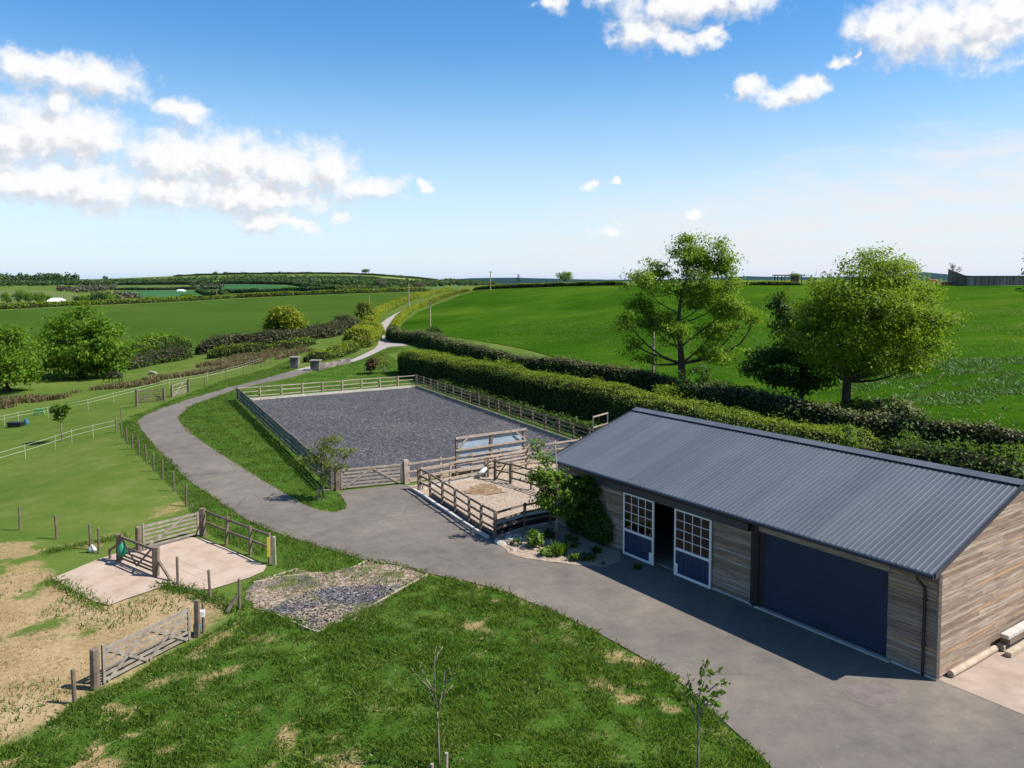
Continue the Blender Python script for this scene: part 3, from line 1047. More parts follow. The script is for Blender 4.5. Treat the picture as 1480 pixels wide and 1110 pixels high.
def roof_panel(front):
    """ribbed sheet, one cross-section swept from eave to ridge"""
    prof = []
    s = -OV
    pit = .2
    while s < LEN + OV:
        prof += [(s, .0), (s + .105, .0), (s + .138, .013), (s + .167, .013)]
        s += pit
    prof.append((min(s, LEN + OV), 0))
    prof = [(min(p, LEN + OV), q) for p, q in prof]
    mb = MB()
    k = len(prof)
    rows = []
    for (n_, z) in ((-OE, ZE - .01), (HALF - OE, ZR)):
        nn = n_ if front else DEP - n_
        rows.append([S(p, nn, z + q) for p, q in prof])
    vs = rows[0] + rows[1]
    lowr = [v - Vector((0, 0, .012 + q)) - Vector((0, 0, .02)) for v, (p, q) in zip(rows[0], prof)] + [v - Vector((0, 0, .032 + q)) for v, (p, q) in zip(rows[1], prof)]
    fs = []
    for i in range(k - 1):
        fs.append((i, i + 1, k + i + 1, k + i))
        fs.append((2 * k + i, 3 * k + i, 3 * k + i + 1, 2 * k + i + 1))
        fs.append((i, 2 * k + i, 2 * k + i + 1, i + 1))
    fs.append((0, k, 3 * k, 2 * k)); fs.append((k - 1, 3 * k - 1, 4 * k - 1, 2 * k - 1))
    mb.add(vs + lowr, fs)
    mb.build('roof', ROOFM, shed)


roof_panel(True); roof_panel(False)
rc = MB()
RN = HALF - OE
for sg in (-1, 1):
    rc.hexa([S(-OV - .02, RN, ZR + .075), S(LEN + OV + .02, RN, ZR + .075), S(LEN + OV + .02, RN + sg * .34, ZR + .048 - .34 * PITCHR + .02), S(-OV - .02, RN + sg * .34, ZR + .048 - .34 * PITCHR + .02),
             S(-OV - .02, RN, ZR + .083), S(LEN + OV + .02, RN, ZR + .083), S(LEN + OV + .02, RN + sg * .34, ZR + .056 - .34 * PITCHR + .02), S(-OV - .02, RN + sg * .34, ZR + .056 - .34 * PITCHR + .02)])
rc.build('ridge_cap', ROOFM, shed)
gt_ = MB()
prof = [(-.0, .0), (-.12, .0), (-.14, -.03), (-.12, -.11), (-.05, -.14), (0, -.11)]
k = len(prof)
g0 = [S(-OV, -OE + .04 + p, ZE - .02 + q) for p, q in prof]; g1_ = [S(LEN + OV, -OE + .04 + p, ZE - .02 + q) for p, q in prof]
gt_.add(g0 + g1_, [tuple(range(k))[::-1], tuple(range(k, 2 * k))] + [(i, (i + 1) % k, k + (i + 1) % k, k + i) for i in range(k)])
gt_.build('gutter', NAVY, shed)
for s0 in (-OV - .035, LEN + OV + .005):
    vt = MB()
    for fr_ in (0, 1):
        f_ = lambda n_: n_ if fr_ == 0 else DEP - n_
        vt.hexa([S(s0, f_(-OE), ZE - .13), S(s0 + .03, f_(-OE), ZE - .13), S(s0 + .03, f_(RN), ZR - .13), S(s0, f_(RN), ZR - .13),
                 S(s0, f_(-OE), ZE + .06), S(s0 + .03, f_(-OE), ZE + .06), S(s0 + .03, f_(RN), ZR + .06), S(s0, f_(RN), ZR + .06)])
    vt.build('verge_trim', NAVY, shed)
sf = MB()
for s0 in (0,):
    sf.hexa([S(-OV, -OE + .04, ZE - .16), S(-OV, -.035, ZE - .16), S(LEN + OV, -.035, ZE - .16), S(LEN + OV, -OE + .04, ZE - .16),
             S(-OV, -OE + .04, ZE - .14), S(-OV, -.035, ZE - .14), S(LEN + OV, -.035, ZE - .14), S(LEN + OV, -OE + .04, ZE - .14)])
sf.build('soffit', NAVY, shed)
dp = MB()
dp.tube([S(.42, -OE - .01, ZE - .13), S(.42, -OE + .02, ZE - .28), S(.37, -.13, ZE - .62), S(.37, -.10, ZE - .75), S(.37, -.10, .02)], .045, 8)
dp.box(S(.37, -.08, 2.4), (.13, .08, .05), rot=SH_TH + PI / 2)
dp.box(S(.37, -.08, 1.0), (.13, .08, .05), rot=SH_TH + PI / 2)
dp.build('downpipe', BLACK, shed, smooth=False)
# roller shutter door
ro = MB()
z = .07
prof = []
while z < 2.9:
    prof += [(.066, z), (.052, z + .02), (.05, z + .04), (.056, z + .07), (.066, z + .076)]
    z += .077
fr_pts = [S(1.56, n_, z) for n_, z in prof]; to = [S(6.28, n_, z) for n_, z in prof]
k = len(prof)
ro.add(fr_pts + to, [(i, k + i, k + i + 1, i + 1) for i in range(k - 1)])
rdo = ro.build('roller_door', SHUT, shed)
mb = MB(); mb.beam(S(1.58, .03, .11), S(6.26, .03, .11), .05, .10); mb.build('bottom_rail', NAVY, rdo)
mb = MB(); mb.tube([S(3.85, .04, .3), S(3.85, .0, .3), S(4.0, .0, .3), S(4.0, .04, .3)], .014, 6); mb.build('handle', NAVY, rdo)
for s_, n_, z_, w_, d_ in ((6.36, .06, 2.95, .2, .2), (6.58, -.005, ZW - .02, .26, .30), (1.53, .06, 2.92, .06, .1)):
    gd = MB(); gd.beam(S(s_, n_, .05), S(s_, n_, z_), w_, d_); gd.build('door_guide', BLACK, shed)
hb = MB()
hb.beam(S(1.5, -.055, 2.99), S(6.42, -.055, 2.99), .05, .20)
hb.build('door_lintel', WOODL, shed)
ts = MB()
ts.beam(S(1.4, -.06, .04), S(6.7, -.06, .04), .20, .08); ts.beam(S(6.75, -.04, .05), S(8.55, -.04, .05), .06, .1); ts.beam(S(0, -.04, .05), S(1.38, -.04, .05), .06, .1)
ts.build('threshold', KERB, shed)
tr = MB()
tr.beam(S(6.8, -.12, 2.93), S(15.3, -.12, 2.93), .16, .30)
tr.build('door_track', NAVY, shed)


def leaf(s0, s1, latch):
    d = MB()
    nf_, w = -.11, .055
    z0, z1, zm = .03, 2.78, 1.13
    for s in (s0 + .04, s1 - .04):
        d.beam(S(s, nf_, z0), S(s, nf_, z1), w, .08, up=SA)
    for z in (z0 + .05, zm, z1 - .04):
        d.beam(S(s0 + .08, nf_, z), S(s1 - .08, nf_, z), w - .004, .10)
    o = d.build('sliding_door', WHITEF, shed)
    p = MB()
    s = s0 + .085
    wd = (s1 - s0 - .17) / 8
    for i in range(8):
        p.hexa([S(s + i * wd + .004, nf_ - .012, z0 + .1), S(s + i * wd + .004, nf_ + .012, z0 + .1), S(s + (i + 1) * wd - .004, nf_ + .012, z0 + .1), S(s + (i + 1) * wd - .004, nf_ - .012, z0 + .1),
                S(s + i * wd + .004, nf_ - .012, zm - .05), S(s + i * wd + .004, nf_ + .012, zm - .05), S(s + (i + 1) * wd - .004, nf_ + .012, zm - .05), S(s + (i + 1) * wd - .004, nf_ - .012, zm - .05)])
    p.build('door_panel', BLUEP, o)
    b = MB()
    for i in range(1, 4):
        s_ = s0 + .08 + (s1 - s0 - .16) * i / 4
        b.beam(S(s_, nf_, zm + .05), S(s_, nf_, z1 - .08), .03, .026, up=SA)
    for i in range(1, 4):
        z_ = zm + .05 + (z1 - .13 - zm) * i / 4
        b.beam(S(s0 + .08, nf_ - .002, z_), S(s1 - .08, nf_ - .002, z_), .03, .024)
    b.build('glazing_bar', WHITEF, o)
    g = MB()
    g.hexa([S(s0 + .08, nf_ + .0, zm + .05), S(s0 + .08, nf_ + .006, zm + .05), S(s1 - .08, nf_ + .006, zm + .05), S(s1 - .08, nf_, zm + .05),
            S(s0 + .08, nf_ + .0, z1 - .08), S(s0 + .08, nf_ + .006, z1 - .08), S(s1 - .08, nf_ + .006, z1 - .08), S(s1 - .08, nf_, z1 - .08)])
    g.build('glass', GLASS, o)
    l = MB()
    l.box(S(latch, nf_ - .035, .32), (.16, .03, .42), rot=SH_TH + PI / 2)
    l.build('latch_plate', WHITEF, o)
    h = MB()
    h.tube([S(latch + (.02), nf_ - .03, 1.2), S(latch, nf_ - .09, 1.2), S(latch, nf_ - .09, 1.36), S(latch + .02, nf_ - .03, 1.36)], .012, 6)
    h.build('handle', GALV, o)


leaf(8.58, 10.49, 10.36)
leaf(11.66, 13.5, 11.80)

# timber stacked along the near gable
def thing_mesh(name, mb, mat, loc, label, cat, group=None, smooth=False, bevel=0):
    o = mb.build(name, mat, None, loc, smooth, bevel)
    return tag(o, label, cat, group)


def GS(b_, a_, z):   # along the gable, outwards from it
    return SC + SB * b_ + SA * (-a_) + Vector((0, 0, z))


mb = MB(); mb.tube([GS(.5, .17, .14), GS(1.9, .175, .142), GS(3.45, .16, .136)], [.105, .11, .10], 12)
thing_mesh('log', mb, SLEEPER, GS(.5, .17, .03), 'round pole lying on concrete along the base of the boarded gable', 'log', smooth=False)
tl = ['broad sawn beam at the bottom of the timber pile, nearest the gable boards', 'outermost sawn beam on the concrete at the bottom of the timber pile', 'sawn beam resting in the middle layer of the timber pile', 'pale whitish board lying on top of the timber pile']
for k, (b0, b1, a_, z, w, h, mt) in enumerate([(3.55, 9.2, .24, .14, .24, .18, SLEEPER), (3.3, 9.4, .58, .12, .2, .15, SLEEPER), (3.75, 9.0, .30, .34, .3, .2, POST), (3.6, 9.1, .34, .53, .26, .13, WHITEF)]):
    mb = MB(); mb.beam(GS(b0, a_, z), GS(b1, a_, z), w, h)
    thing_mesh('timber_beam', mb, mt if k != 3 else KERB, GS(b0, a_, z - h / 2), tl[k], 'timber', 'timber pile by the gable', bevel=.01)

# ------------------------------------------------------------------ fences and gates
def post_mesh(name, w, h, d=None, mat=POST, round_=False, bury=.25):
    mb = MB()
    d = d or w
    if round_:
        mb.lathe((0, 0, 0), [(w * .52, -bury), (w * .5, h - .03), (w * .4, h), (.002, h + .005)], 9)
    else:
        mb.hexa([Vector((sx * w / 2, sy * d / 2, -bury)) for sx, sy in ((-1, -1), (1, -1), (1, 1), (-1, 1))] +
                [Vector((sx * w / 2 * .96, sy * d / 2 * .96, h)) for sx, sy in ((-1, -1), (1, -1), (1, 1), (-1, 1))])
        mb.add([(-w * .48, -d * .48, h), (w * .48, -d * .48, h), (w * .48, d * .48, h), (-w * .48, d * .48, h), (0, -d * .1, h + .03), (0, d * .1, h + .03)], [(0, 1, 4), (1, 2, 5, 4), (2, 3, 5), (3, 0, 4, 5)])
    me = mb.mesh(name)
    me.materials.append(mat)
    return me


def put_post(me, p, rz, parent, sc=1.0, name='post', tilt=.02):
    o = bpy.data.objects.new(name, me)
    col.objects.link(o)
    o.parent = parent
    o.location = Vector(p) - ORG[parent.name]
    o.rotation_euler = (random.gauss(0, tilt), random.gauss(0, tilt), rz + random.gauss(0, .05))
    o.scale = (1, 1, sc)
    ORG[o.name] = ORG[parent.name]
    return o


def fence(name, label, pts, posts, rails, pme, rail_mat, rail_w=.04, rail_h=.1, side=.07, wires=(), wire_mat=None, cat='fence', flat=False, names='rail', group=None):
    """pts: line of the fence on the ground (world); posts: spacing or list of points"""
    P = [Vector(p) for p in pts]
    root = empty(name, P[0], label, cat, group)
    if isinstance(posts, (int, float)):
        pp = [Vector(q) for q in resample([tuple(p) for p in P], posts)]
        for q in pp: q.z = float(hgt(q.x, q.y))
    else:
        pp = [Vector(q) for q in posts]
    for i, q in enumerate(pp):
        d = (pp[min(i + 1, len(pp) - 1)] - pp[max(i - 1, 0)])
        put_post(pme, q, math.atan2(d.y, d.x), root)
    for z in rails:
        mb = MB()
        for i in range(len(pp) - 1):
            a, b = pp[i], pp[i + 1]
            d = (b - a).normalized()
            sd_ = Vector((d.y, -d.x, 0)) * side
            jz = random.gauss(0, .012)
            mb.beam(a + sd_ + Vector((0, 0, z + jz)) - d * .04, b + sd_ + Vector((0, 0, z + random.gauss(0, .012))) - d * .045, rail_w, rail_h)
        mb.build(names, rail_mat, root)
    for z in wires:
        mb = MB()
        for i in range(len(pp) - 1):
            a, b = pp[i], pp[i + 1]
            mb.tube([a + Vector((0, 0, z)), (a + b) / 2 + Vector((0, 0, z - .02)), b + Vector((0, 0, z))], .0035, 4)
        mb.build('wire', wire_mat or POST, root)
    return root, pp


def gate(label, p, q, mat, z0=.12, z1=1.2, bars=5, style='X', group=None, thick=.045, name='field_gate', drop=True):
    p = Vector(p); q = Vector(q)
    root = empty(name, p, label, 'gate', group)
    d = (q - p); L = d.length; d.normalize()
    up = Vector((0, 0, 1))
    def Q(f, z): return p + d * (L * f) + up * z
    hs = []
    for f in (0.02, .98):
        mb = MB(); mb.beam(Q(f, z0 - .04), Q(f, z1 + (.12 if f < .5 else .03)), .07, .09, up=d); mb.build('stile', mat, root)
    gaps = [0, .16, .35, .6, 1.0] if bars == 5 else [i / (bars - 1) for i in range(bars)]
    for g in gaps:
        z = z0 + .04 + (z1 - z0 - .08) * g
        mb = MB(); mb.beam(Q(.035, z), Q(.965, z), .028 if g < 1 else .06, .085 if g < 1 else .10); mb.build('bar', mat, root)
    nrm = Vector((d.y, -d.x, 0)) * .035
    br = {'X': [((.05, z0), (.5, z1 - .05)), ((.5, z1 - .05), (.95, z0))], 'V': [((.05, z1 - .05), (.5, z0)), ((.5, z0), (.95, z1 - .05))],
          'D': [((.05, z0), (.72, z1 - .05))], 'XX': [((.05, z0), (.48, z1 - .05)), ((.05, z1 - .05), (.48, z0)), ((.5, z0), (.95, z1 - .05)), ((.5, z1 - .05), (.95, z0))]}[style]
    for a, b in br:
        mb = MB(); mb.beam(Q(*a) + nrm, Q(*b) + nrm, .025, .085); mb.build('brace', mat, root)
    return root


def gpost(p, label, w=.2, h=1.4, mat=POST, round_=False, group='gate posts', rz=0.0):
    me = post_mesh('gate_post', w, h, mat=mat, round_=round_)
    o = bpy.data.objects.new('gate_post', me); col.objects.link(o)
    o.location = Vector(p); o.rotation_euler = (random.gauss(0, .015), random.gauss(0, .015), rz)
    ORG[o.name] = Vector(p)
    return tag(o, label, 'gate post', group)


pm_arena = post_mesh('arena_post', .12, 1.32, mat=POST)
pm_arena2 = post_mesh('arena_post_pale', .11, 1.3, mat=RAIL)
pm_corral = post_mesh('corral_post', .11, 1.3, mat=BROWN)
pm_stake = post_mesh('stake_post', .10, 1.15, mat=POST, round_=True)
pm_thin = post_mesh('thin_post', .08, 1.15, mat=POST, round_=True)

# arena: left side, with green screening between the rails
L0, L1 = GW(-10.25, 44.1), GW(-27.4, 77.9)
root, pp = fence('screened_fence', 'brown railed arena fence backed with green screening, along the grass bank', [L0, L1], 2.35, [.28, .62, .96, 1.28], pm_arena, BROWN, side=-.08)
mb = MB()
for zc in (.45, .79, 1.12):
    mb.beam(L0 + Vector((-.02, 0, zc)), L1 + Vector((-.02, 0, zc)), .012, .22)
mb.build('screen', GREENMESH, root)
# far side and its kickboard
F0, F1 = GW(-27.3, 77.9), GW(-10.9, 88.6)
fence('pale_rail_fence', 'pale three rail fence along the far end of the arena', [F0, F1], 2.4, [.35, .78, 1.22], pm_arena2, RAIL, side=-.08)
mb = MB(); mb.beam(GW(-26.6, 77.6, .12), GW(-10.9, 87.75, .12), .06, .26)
thing_mesh('kickboard', mb, KERB, GW(-26.6, 77.6), 'pale low edging board along the far end of the dark arena', 'edging board')
# right side
R0, R1 = GW(-10.75, 88.5), GW(6.5, 54.3)
fence('brown_rail_fence', 'brown four rail fence on the hedge side of the arena', [R0, R1], 2.15, [.3, .62, .94, 1.26], pm_arena, POST, side=.08)
mb = MB(); mb.beam(GW(-10.8, 87.6, .12), GW(6.1, 54.2, .12), .06, .26)
thing_mesh('kickboard', mb, RAIL, GW(-10.8, 87.6), 'long low timber edging board under the hedge side arena fence', 'edging board')
# gate end
GP1, GP2 = G(487.5, 709), G(587, 699)
gpost(GP1, 'thick square brown gate post at the left end of the pale arena gate', .26, 1.36, POST, rz=.55)
gpost(GP2, 'stout tan gate post between the arena gate and the pale corral rails', .27, 1.42, RAIL, rz=.55)
dv_ = (GP2 - GP1).normalized()
gate('wide pale wooden five bar gate into the dark arena', GP1 + dv_ * .2, GP2 - dv_ * .2, RAIL, .1, 1.2, 6, 'X')
fence('pale_rail_fence', 'pale rail fence on the gate end of the arena behind the corral', [GP2 + dv_ * .15, GW(6.5, 54.3)], 2.3, [.3, .72, 1.18], pm_arena2, RAIL, side=.08)
mb = MB(); mb.beam(GP2 + dv_ * .2 + Vector((0, .2, .12)), GW(6.3, 54.35, .12), .06, .28)
thing_mesh('kickboard', mb, SLEEPER, GP2, 'tan timber edging board between the arena and the corral', 'edging board')

# mirror board standing in the arena
B0 = G(660, 688); B1 = G(757, 672)
mr = empty('mirror_board', B0, 'large framed board of pale blue panels standing at the near end of the arena', 'mirror board')
bd = (B1 - B0); BL = bd.length; bd.normalize(); bn = Vector((bd.y, -bd.x, 0))
for f in (0, .5, 1):
    mb = MB(); mb.beam(B0 + bd * BL * f + Vector((0, 0, -.2)), B0 + bd * BL * f + Vector((0, 0, 2.38)), .16, .14, up=bn); mb.build('post', POST, mr)
for z, h in ((.92, .12), (1.62, .12), (2.36, .14)):
    mb = MB(); mb.beam(B0 - bd * .12 + bn * .1 + Vector((0, 0, z)), B0 + bd * (BL + .12) + bn * .1 + Vector((0, 0, z)), .06, h); mb.build('rail', RAIL, mr)
for f0, f1 in ((.02, .49), (.51, .98)):
    mb = MB(); a, b = B0 + bd * BL * f0 - bn * .03, B0 + bd * BL * f1 - bn * .03
    mb.beam(a + Vector((0, 0, 1.64)), b + Vector((0, 0, 1.64)), .03, 1.4); mb.build('panel', SKYB, mr)
mb = MB(); a, b = B0 + bd * BL * .06 - bn * .03, B0 + bd * BL * .6 - bn * .03
mb.beam(a + Vector((0, 0, .46)), b + Vector((0, 0, .46)), .03, .5); mb.build('panel', SKYB, mr)
for a, b in (((0.0, 1.75), (.14, 2.3)), ((1.0, 1.75), (.86, 2.3))):
    mb = MB(); mb.beam(B0 + bd * BL * a[0] + bn * .14 + Vector((0, 0, a[1])), B0 + bd * BL * b[0] + bn * .14 + Vector((0, 0, b[1])), .04, .09); mb.build('brace', RAIL, mr)

# corral
cpx = [(605.4, 709), (622, 718.5), (639, 730.8), (658, 742.5), (678, 756.5), (695, 767.5), (715, 779)]
CP = [G(*p) for p in cpx]
fence('corral_fence', 'dark brown three rail fence of the corral along the tarmac yard', [CP[0], CP[-1]], CP, [.48, .86, 1.24], pm_corral, BROWN, side=-.07)
mb = MB(); mb.beam(CP[0] + Vector((-.32, 0, .06)), CP[-1] + Vector((-.32, 0, .06)), .16, .16)
o = thing_mesh('kerb', mb, KERB, CP[0], 'pale narrow kerb along the foot of the corral fence beside the tarmac', 'kerb')
mb = MB()
for a, b in zip(CP[1:-1], CP[2:]):
    mb.beam(a + Vector((.1, 0, .14)), b + Vector((.1, 0, .14)), .05, .28)
thing_mesh('kickboard', mb, BROWN, CP[1], 'dark timber edging board at the foot of the corral fence beside the yard', 'edging board')
c2 = [CP[-1], G(757, 765.5), S(18.5, 1.3)]
c2m = [c2[0], c2[1], (c2[1] + c2[2]) / 2, c2[2]]
fence('corral_fence', 'dark brown corral fence with solid low boards above the rockery', c2m, c2m, [.5, .88, 1.24], pm_corral, BROWN, side=.07)
mb = MB()
for a, b in zip(c2m[:-1], c2m[1:]):
    mb.beam(a + Vector((.02, .1, .38)), b + Vector((.02, .1, .38)), .04, .5)
thing_mesh('solid_board', mb, BLACK, c2m[0], 'dark solid boards between the corral posts above the pale stones', 'boards')
CF = [CP[0] + Vector((.1, .1, 0)), G(650, 700), G(702, 689.5), G(760, 678), GW(6.2, 49.4)]
fence('pale_corral_fence', 'pale rail fence of the corral on the side of the mirror board', CF, CF, [.4, .82, 1.25], pm_arena2, RAIL, side=.08)
mb = MB(); mb.beam(CF[0] + Vector((.1, .1, .1)), CF[2] + Vector((0, .1, .1)), .1, .2)
thing_mesh('kickboard', mb, KERB, CF[0], 'pale timber edging board inside the corral on the mirror board side', 'edging board')
CI = [G(738.7, 700), G(767.6, 708.6), G(800, 719), S(18.5, 3.6)]
fence('corral_fence', 'dark brown partition fence dividing the corral in front of the shed', CI, CI, [.42, .82, 1.22], pm_corral, BROWN, side=.07)
gpost(G(705, 690.5), 'thin dark post at the dung end of the corral partition', .12, 1.25, BROWN, rz=.3, group='corral gate posts')
gpost(G(715, 694), 'dark post where the corral partition gate hangs', .12, 1.3, BROWN, rz=.3, group='corral gate posts')
gate('small dark wooden gate in the corral partition', G(716, 694.5), G(737.5, 699.7), BROWN, .1, 1.2, 3, 'D', name='corral_gate')
# white sack hanging on the corral rail, dung on the sand
mb = MB()
mb.tube([G(690, 693) + Vector((0, 0, .32)), G(697, 692) + Vector((0, 0, .42)), G(703, 691) + Vector((0, 0, .62))], [.07, .16, .08], 8)
thing_mesh('feed_sack', mb, WHITEP, G(697, 693), 'crumpled white sack beside the corral partition post', 'sack', smooth=True)
DUNG = simple('dung', (.10, .055, .022), (.30, .21, .13), 4, .95, .8, .05, .1)
q = hp([(668, 712), (690, 702), (705, 699), (722, 706), (728, 714), (712, 716), (690, 716)])
sheet('dung_patch', q, .3, .05, DUNG, .13, relief=.05)
# little goal-shaped timber frame by the hedge-side fence
T0 = G(857, 637); T1 = G(878, 630)
tf = empty('goal_frame', T0, 'small pale goal shaped timber frame behind the arena fence by the roof', 'frame')
for q in (T0, T1):
    mb = MB(); mb.beam(q - Vector((0, 0, .2)), q + Vector((0, 0, 1.85)), .09, .09, up=(1, 0, 0)); mb.build('post', RAIL, tf)
for z in (1.0, 1.8):
    mb = MB(); mb.beam(T0 + Vector((0, -.07, z)), T1 + Vector((0, -.07, z)), .05, .1); mb.build('rail', RAIL, tf)

# ---- gates about the concrete pad
big1, big2 = G(138, 996), G(279, 923)
gpost(big1, 'thick round grey post at the near end of the silvery field gate', .26, 1.22, POST, True)
gpost(big2 + Vector((.1, .1, 0)), 'slim grey post at the far end of the silvery field gate', .15, 1.28, POST)
dv_ = (big2 - big1).normalized()
gate('long silvery field gate on the bare earth by the lawn', big1 + dv_ * .22, big2 - dv_ * .1, SILVER, .08, 1.1, 6, 'XX')
p = G(294, 915)
gpost(p, 'thin post with white box beside the silvery gate', .1, 1.05, POST, True)
mb = MB(); mb.box(p + Vector((0, -.1, .72)), (.2, .14, .24), rot=.3)
thing_mesh('junction_box', mb, WHITEP, p + Vector((0, -.1, .6)), 'small white box fixed to a thin post by the silvery gate', 'box', bevel=.02)
mb = MB(); mb.lathe(p + Vector((-.17, -.1, 0)), [(.11, .02), (.13, .3), (.14, .34), (.10, .34), (.09, .08)], 12)
thing_mesh('bucket', mb, TEAL, p + Vector((-.17, -.1, 0)), 'blue bucket on the ground beside the silvery gate', 'bucket', smooth=True)
p = G(346, 881)
rt = empty('braced_post', p, 'short post with a slanting timber brace between the gravel and the lawn', 'post')
put_post(pm_stake, p, 0, rt)
mb = MB(); mb.beam(p + Vector((-.05, 0, .55)), G(327, 887) + Vector((0, 0, .05)), .09, .09); mb.build('brace', POST, rt)
# wire fence between pad and gravel
W = [G(346, 881), G(304, 867), G(257, 846)]
fence('wire_fence', 'stakes and thin wires between the concrete pad and bare earth', W, W[1:], [], pm_stake, POST, wires=(.35, .7, 1.05))
gpost(G(108, 1017), 'lone round stake on the bare earth left of the silvery gate', .12, 1.0, POST, True)
b1, b2 = G(173, 812), G(225.5, 834)
gpost(b1, 'dark square post on the paddock side of the small pad gate', .2, 1.2, BROWN)
gpost(b2, 'dark square post at the near end of the small pad gate', .2, 1.24, BROWN)
dv_ = (b2 - b1).normalized()
gate('dark wooden gate across the middle of the concrete pad', b1 + dv_ * .15, b2 - dv_ * .12, BROWN, .16, 1.15, 5, 'V')
rt = empty('gate_strut', G(247, 841), 'slanting dark strut propping the post of the pad gate', 'strut')
mb = MB(); mb.beam(b2 + Vector((.1, 0, .7)), G(247, 841) + Vector((0, 0, .06)), .09, .08); mb.build('strut', BROWN, rt)
rt = empty('gate_strut', G(160, 808), 'short bent dark rail at the paddock end of the pad gate', 'strut')
mb = MB(); mb.beam(b1 + Vector((-.1, 0, .72)), G(159, 809) + Vector((0, 0, .42)), .09, .08); mb.beam(G(159, 809) + Vector((0, 0, -.1)), G(159, 809) + Vector((0, 0, .46)), .08, .08); mb.build('rail', BROWN, rt)
mb = MB()
q = b1 + dv_ * .42
mb.tube([q + Vector((0, -.14, .96)), q + Vector((0, -.17, .8)), q + Vector((0, -.18, .55)), q + Vector((0, -.15, .38))], [.05, .17, .21, .08], 9)
thing_mesh('hay_net', mb, GREENP, q + Vector((0, 0, .38)), 'green net bag hanging on the pad gate', 'bag', smooth=True)
c1, c2_ = G(200.5, 799), G(293, 774)
gpost(c1, 'round grey post at the paddock end of the long pad gate', .24, 1.18, POST, True)
gpost(c2_, 'dark corner post where the long pad gate meets the rail fence', .24, 1.3, BROWN)
dv_ = (c2_ - c1).normalized()
gate('long weathered gate along the paddock edge of the concrete pad', c1 + dv_ * .18, c2_ - dv_ * .18, SILVER, .14, 1.15, 6, 'D')
D0, D1 = c2_ + Vector((.12, -.05, 0)), G(390, 814)
fence('two_rail_fence', 'dark two rail fence between the concrete pad and the drive verge', [D0, D1], [D0, G(327, 788), G(362, 802), D1], [.62, 1.15], pm_corral, BROWN, side=-.08)
p = G(397, 817)
gpost(p, 'pale slim post at the drive end of the two rail fence', .12, 1.22, RAIL)
mb = MB(); mb.box(D1 + Vector((-.02, -.1, .72)), (.12, .04, .85), rot=.3)
thing_mesh('warning_strip', mb, YELL, D1 + Vector((-.02, -.1, .25)), 'tall narrow yellow strip fixed to the end post of the two rail fence', 'marker strip', bevel=.01)
mb = MB(); mb.tube([G(128, 798) + Vector((0, 0, .06)), G(133, 798) + Vector((0, 0, .16)), G(139, 797) + Vector((0, 0, .05))], [.08, .2, .06], 8)
thing_mesh('feed_sack', mb, WHITEP, G(133, 798), 'white crumpled bag on the grass by two stakes', 'sack', smooth=True)

# paddock wire fence along the drive
W = [G(294, 775), G(269, 732), G(251, 710), G(235, 693.5), G(222, 681), G(211, 667), G(201, 657), G(191.6, 649), G(183.5, 641), G(176, 632), G(168, 625)]
fence('wire_fence', 'stakes and wires between the paddock and the drive verge', W, W, [], pm_stake, POST, wires=(.35, .7, 1.05))
W = [G(168, 625), G(175.4, 607), G(197.6, 594)]
fence('wire_fence', 'taller stakes at the bend of the drive leading to the dark paddock gate', W, W[:2], [], pm_stake, POST, wires=(.7, 1.05))
W = [G(272, 567), G(296, 560), G(327, 550), G(352, 543), G(366, 537), G(377, 531), G(392, 526), G(406, 521), G(419, 517)]
fence('wire_fence', 'stakes and wires beyond the verge leading towards the stone pillars', W, W, [], pm_stake, POST, wires=(.7, 1.05))
W = [G(-40, 762), G(29, 766), G(82, 779), G(131, 794), G(143, 800), G(160, 809)]
fence('wire_fence', 'stakes and wires across the paddock left of the concrete pad', W, W[1:5], [], pm_stake, POST, wires=(.35, .7, 1.05))
g1a, g1b = G(199, 583), G(236, 579)
gpost(G(197.6, 588), 'tall dark post of the dark paddock gate', .2, 1.7, BROWN)
gpost(G(237, 579.5), 'grey post between the two paddock gates', .2, 1.3, POST)
gate('dark five bar gate into the paddock beyond the drive bend', g1a, g1b, POST, .1, 1.2, 5, 'X')
g2a, g2b = G(249, 574), G(271, 567)
gpost(G(248, 574.5), 'short post at the left of the light coloured paddock gate', .16, 1.25, POST)
gpost(G(272.3, 567), 'dark post at the right of the light coloured paddock gate', .18, 1.45, BROWN)
gate('light coloured five bar gate beside the dark paddock gate', g2a, g2b, SILVER, .05, 1.25, 5, 'D')

# electric tape in the paddock
def tape(label, base, zs, px_posts):
    P = [Vector(p) for p in base]
    rt = empty('electric_fence', P[0], label, 'electric fence')
    me = MB(); me.tube([(0, 0, -.15), (0, 0, 1.12)], .011, 5)
    me = me.mesh('tape_post'); me.materials.append(TAPE)
    for p in px_posts:
        put_post(me, p, 0, rt, tilt=.03)
    for z in zs:
        mb = MB()
        for a, b in zip(P[:-1], P[1:]):
            mb.beam(a + Vector((0, 0, z)), b + Vector((0, 0, z)), .006, .018)
        mb.build('tape', TAPE, rt)


base = [G(-60, 628), G(7, 617), G(27.5, 612), G(70, 604), G(128, 593), G(165, 583), G(200, 574), G(245, 562), G(300, 552), G(345, 540), G(380, 527)]
tape('white electric tape on thin posts beyond the young paddock tree', base, (.75, 1.05), base[1:-1])
base = [G(-60, 690), G(0, 674), G(37, 663), G(80, 649), G(104, 641), G(135, 633), G(168, 625)]
tape('white double electric tape across the paddock in front of the young tree', base, (.62, 1.0), [base[2], base[3], base[4], base[5]])
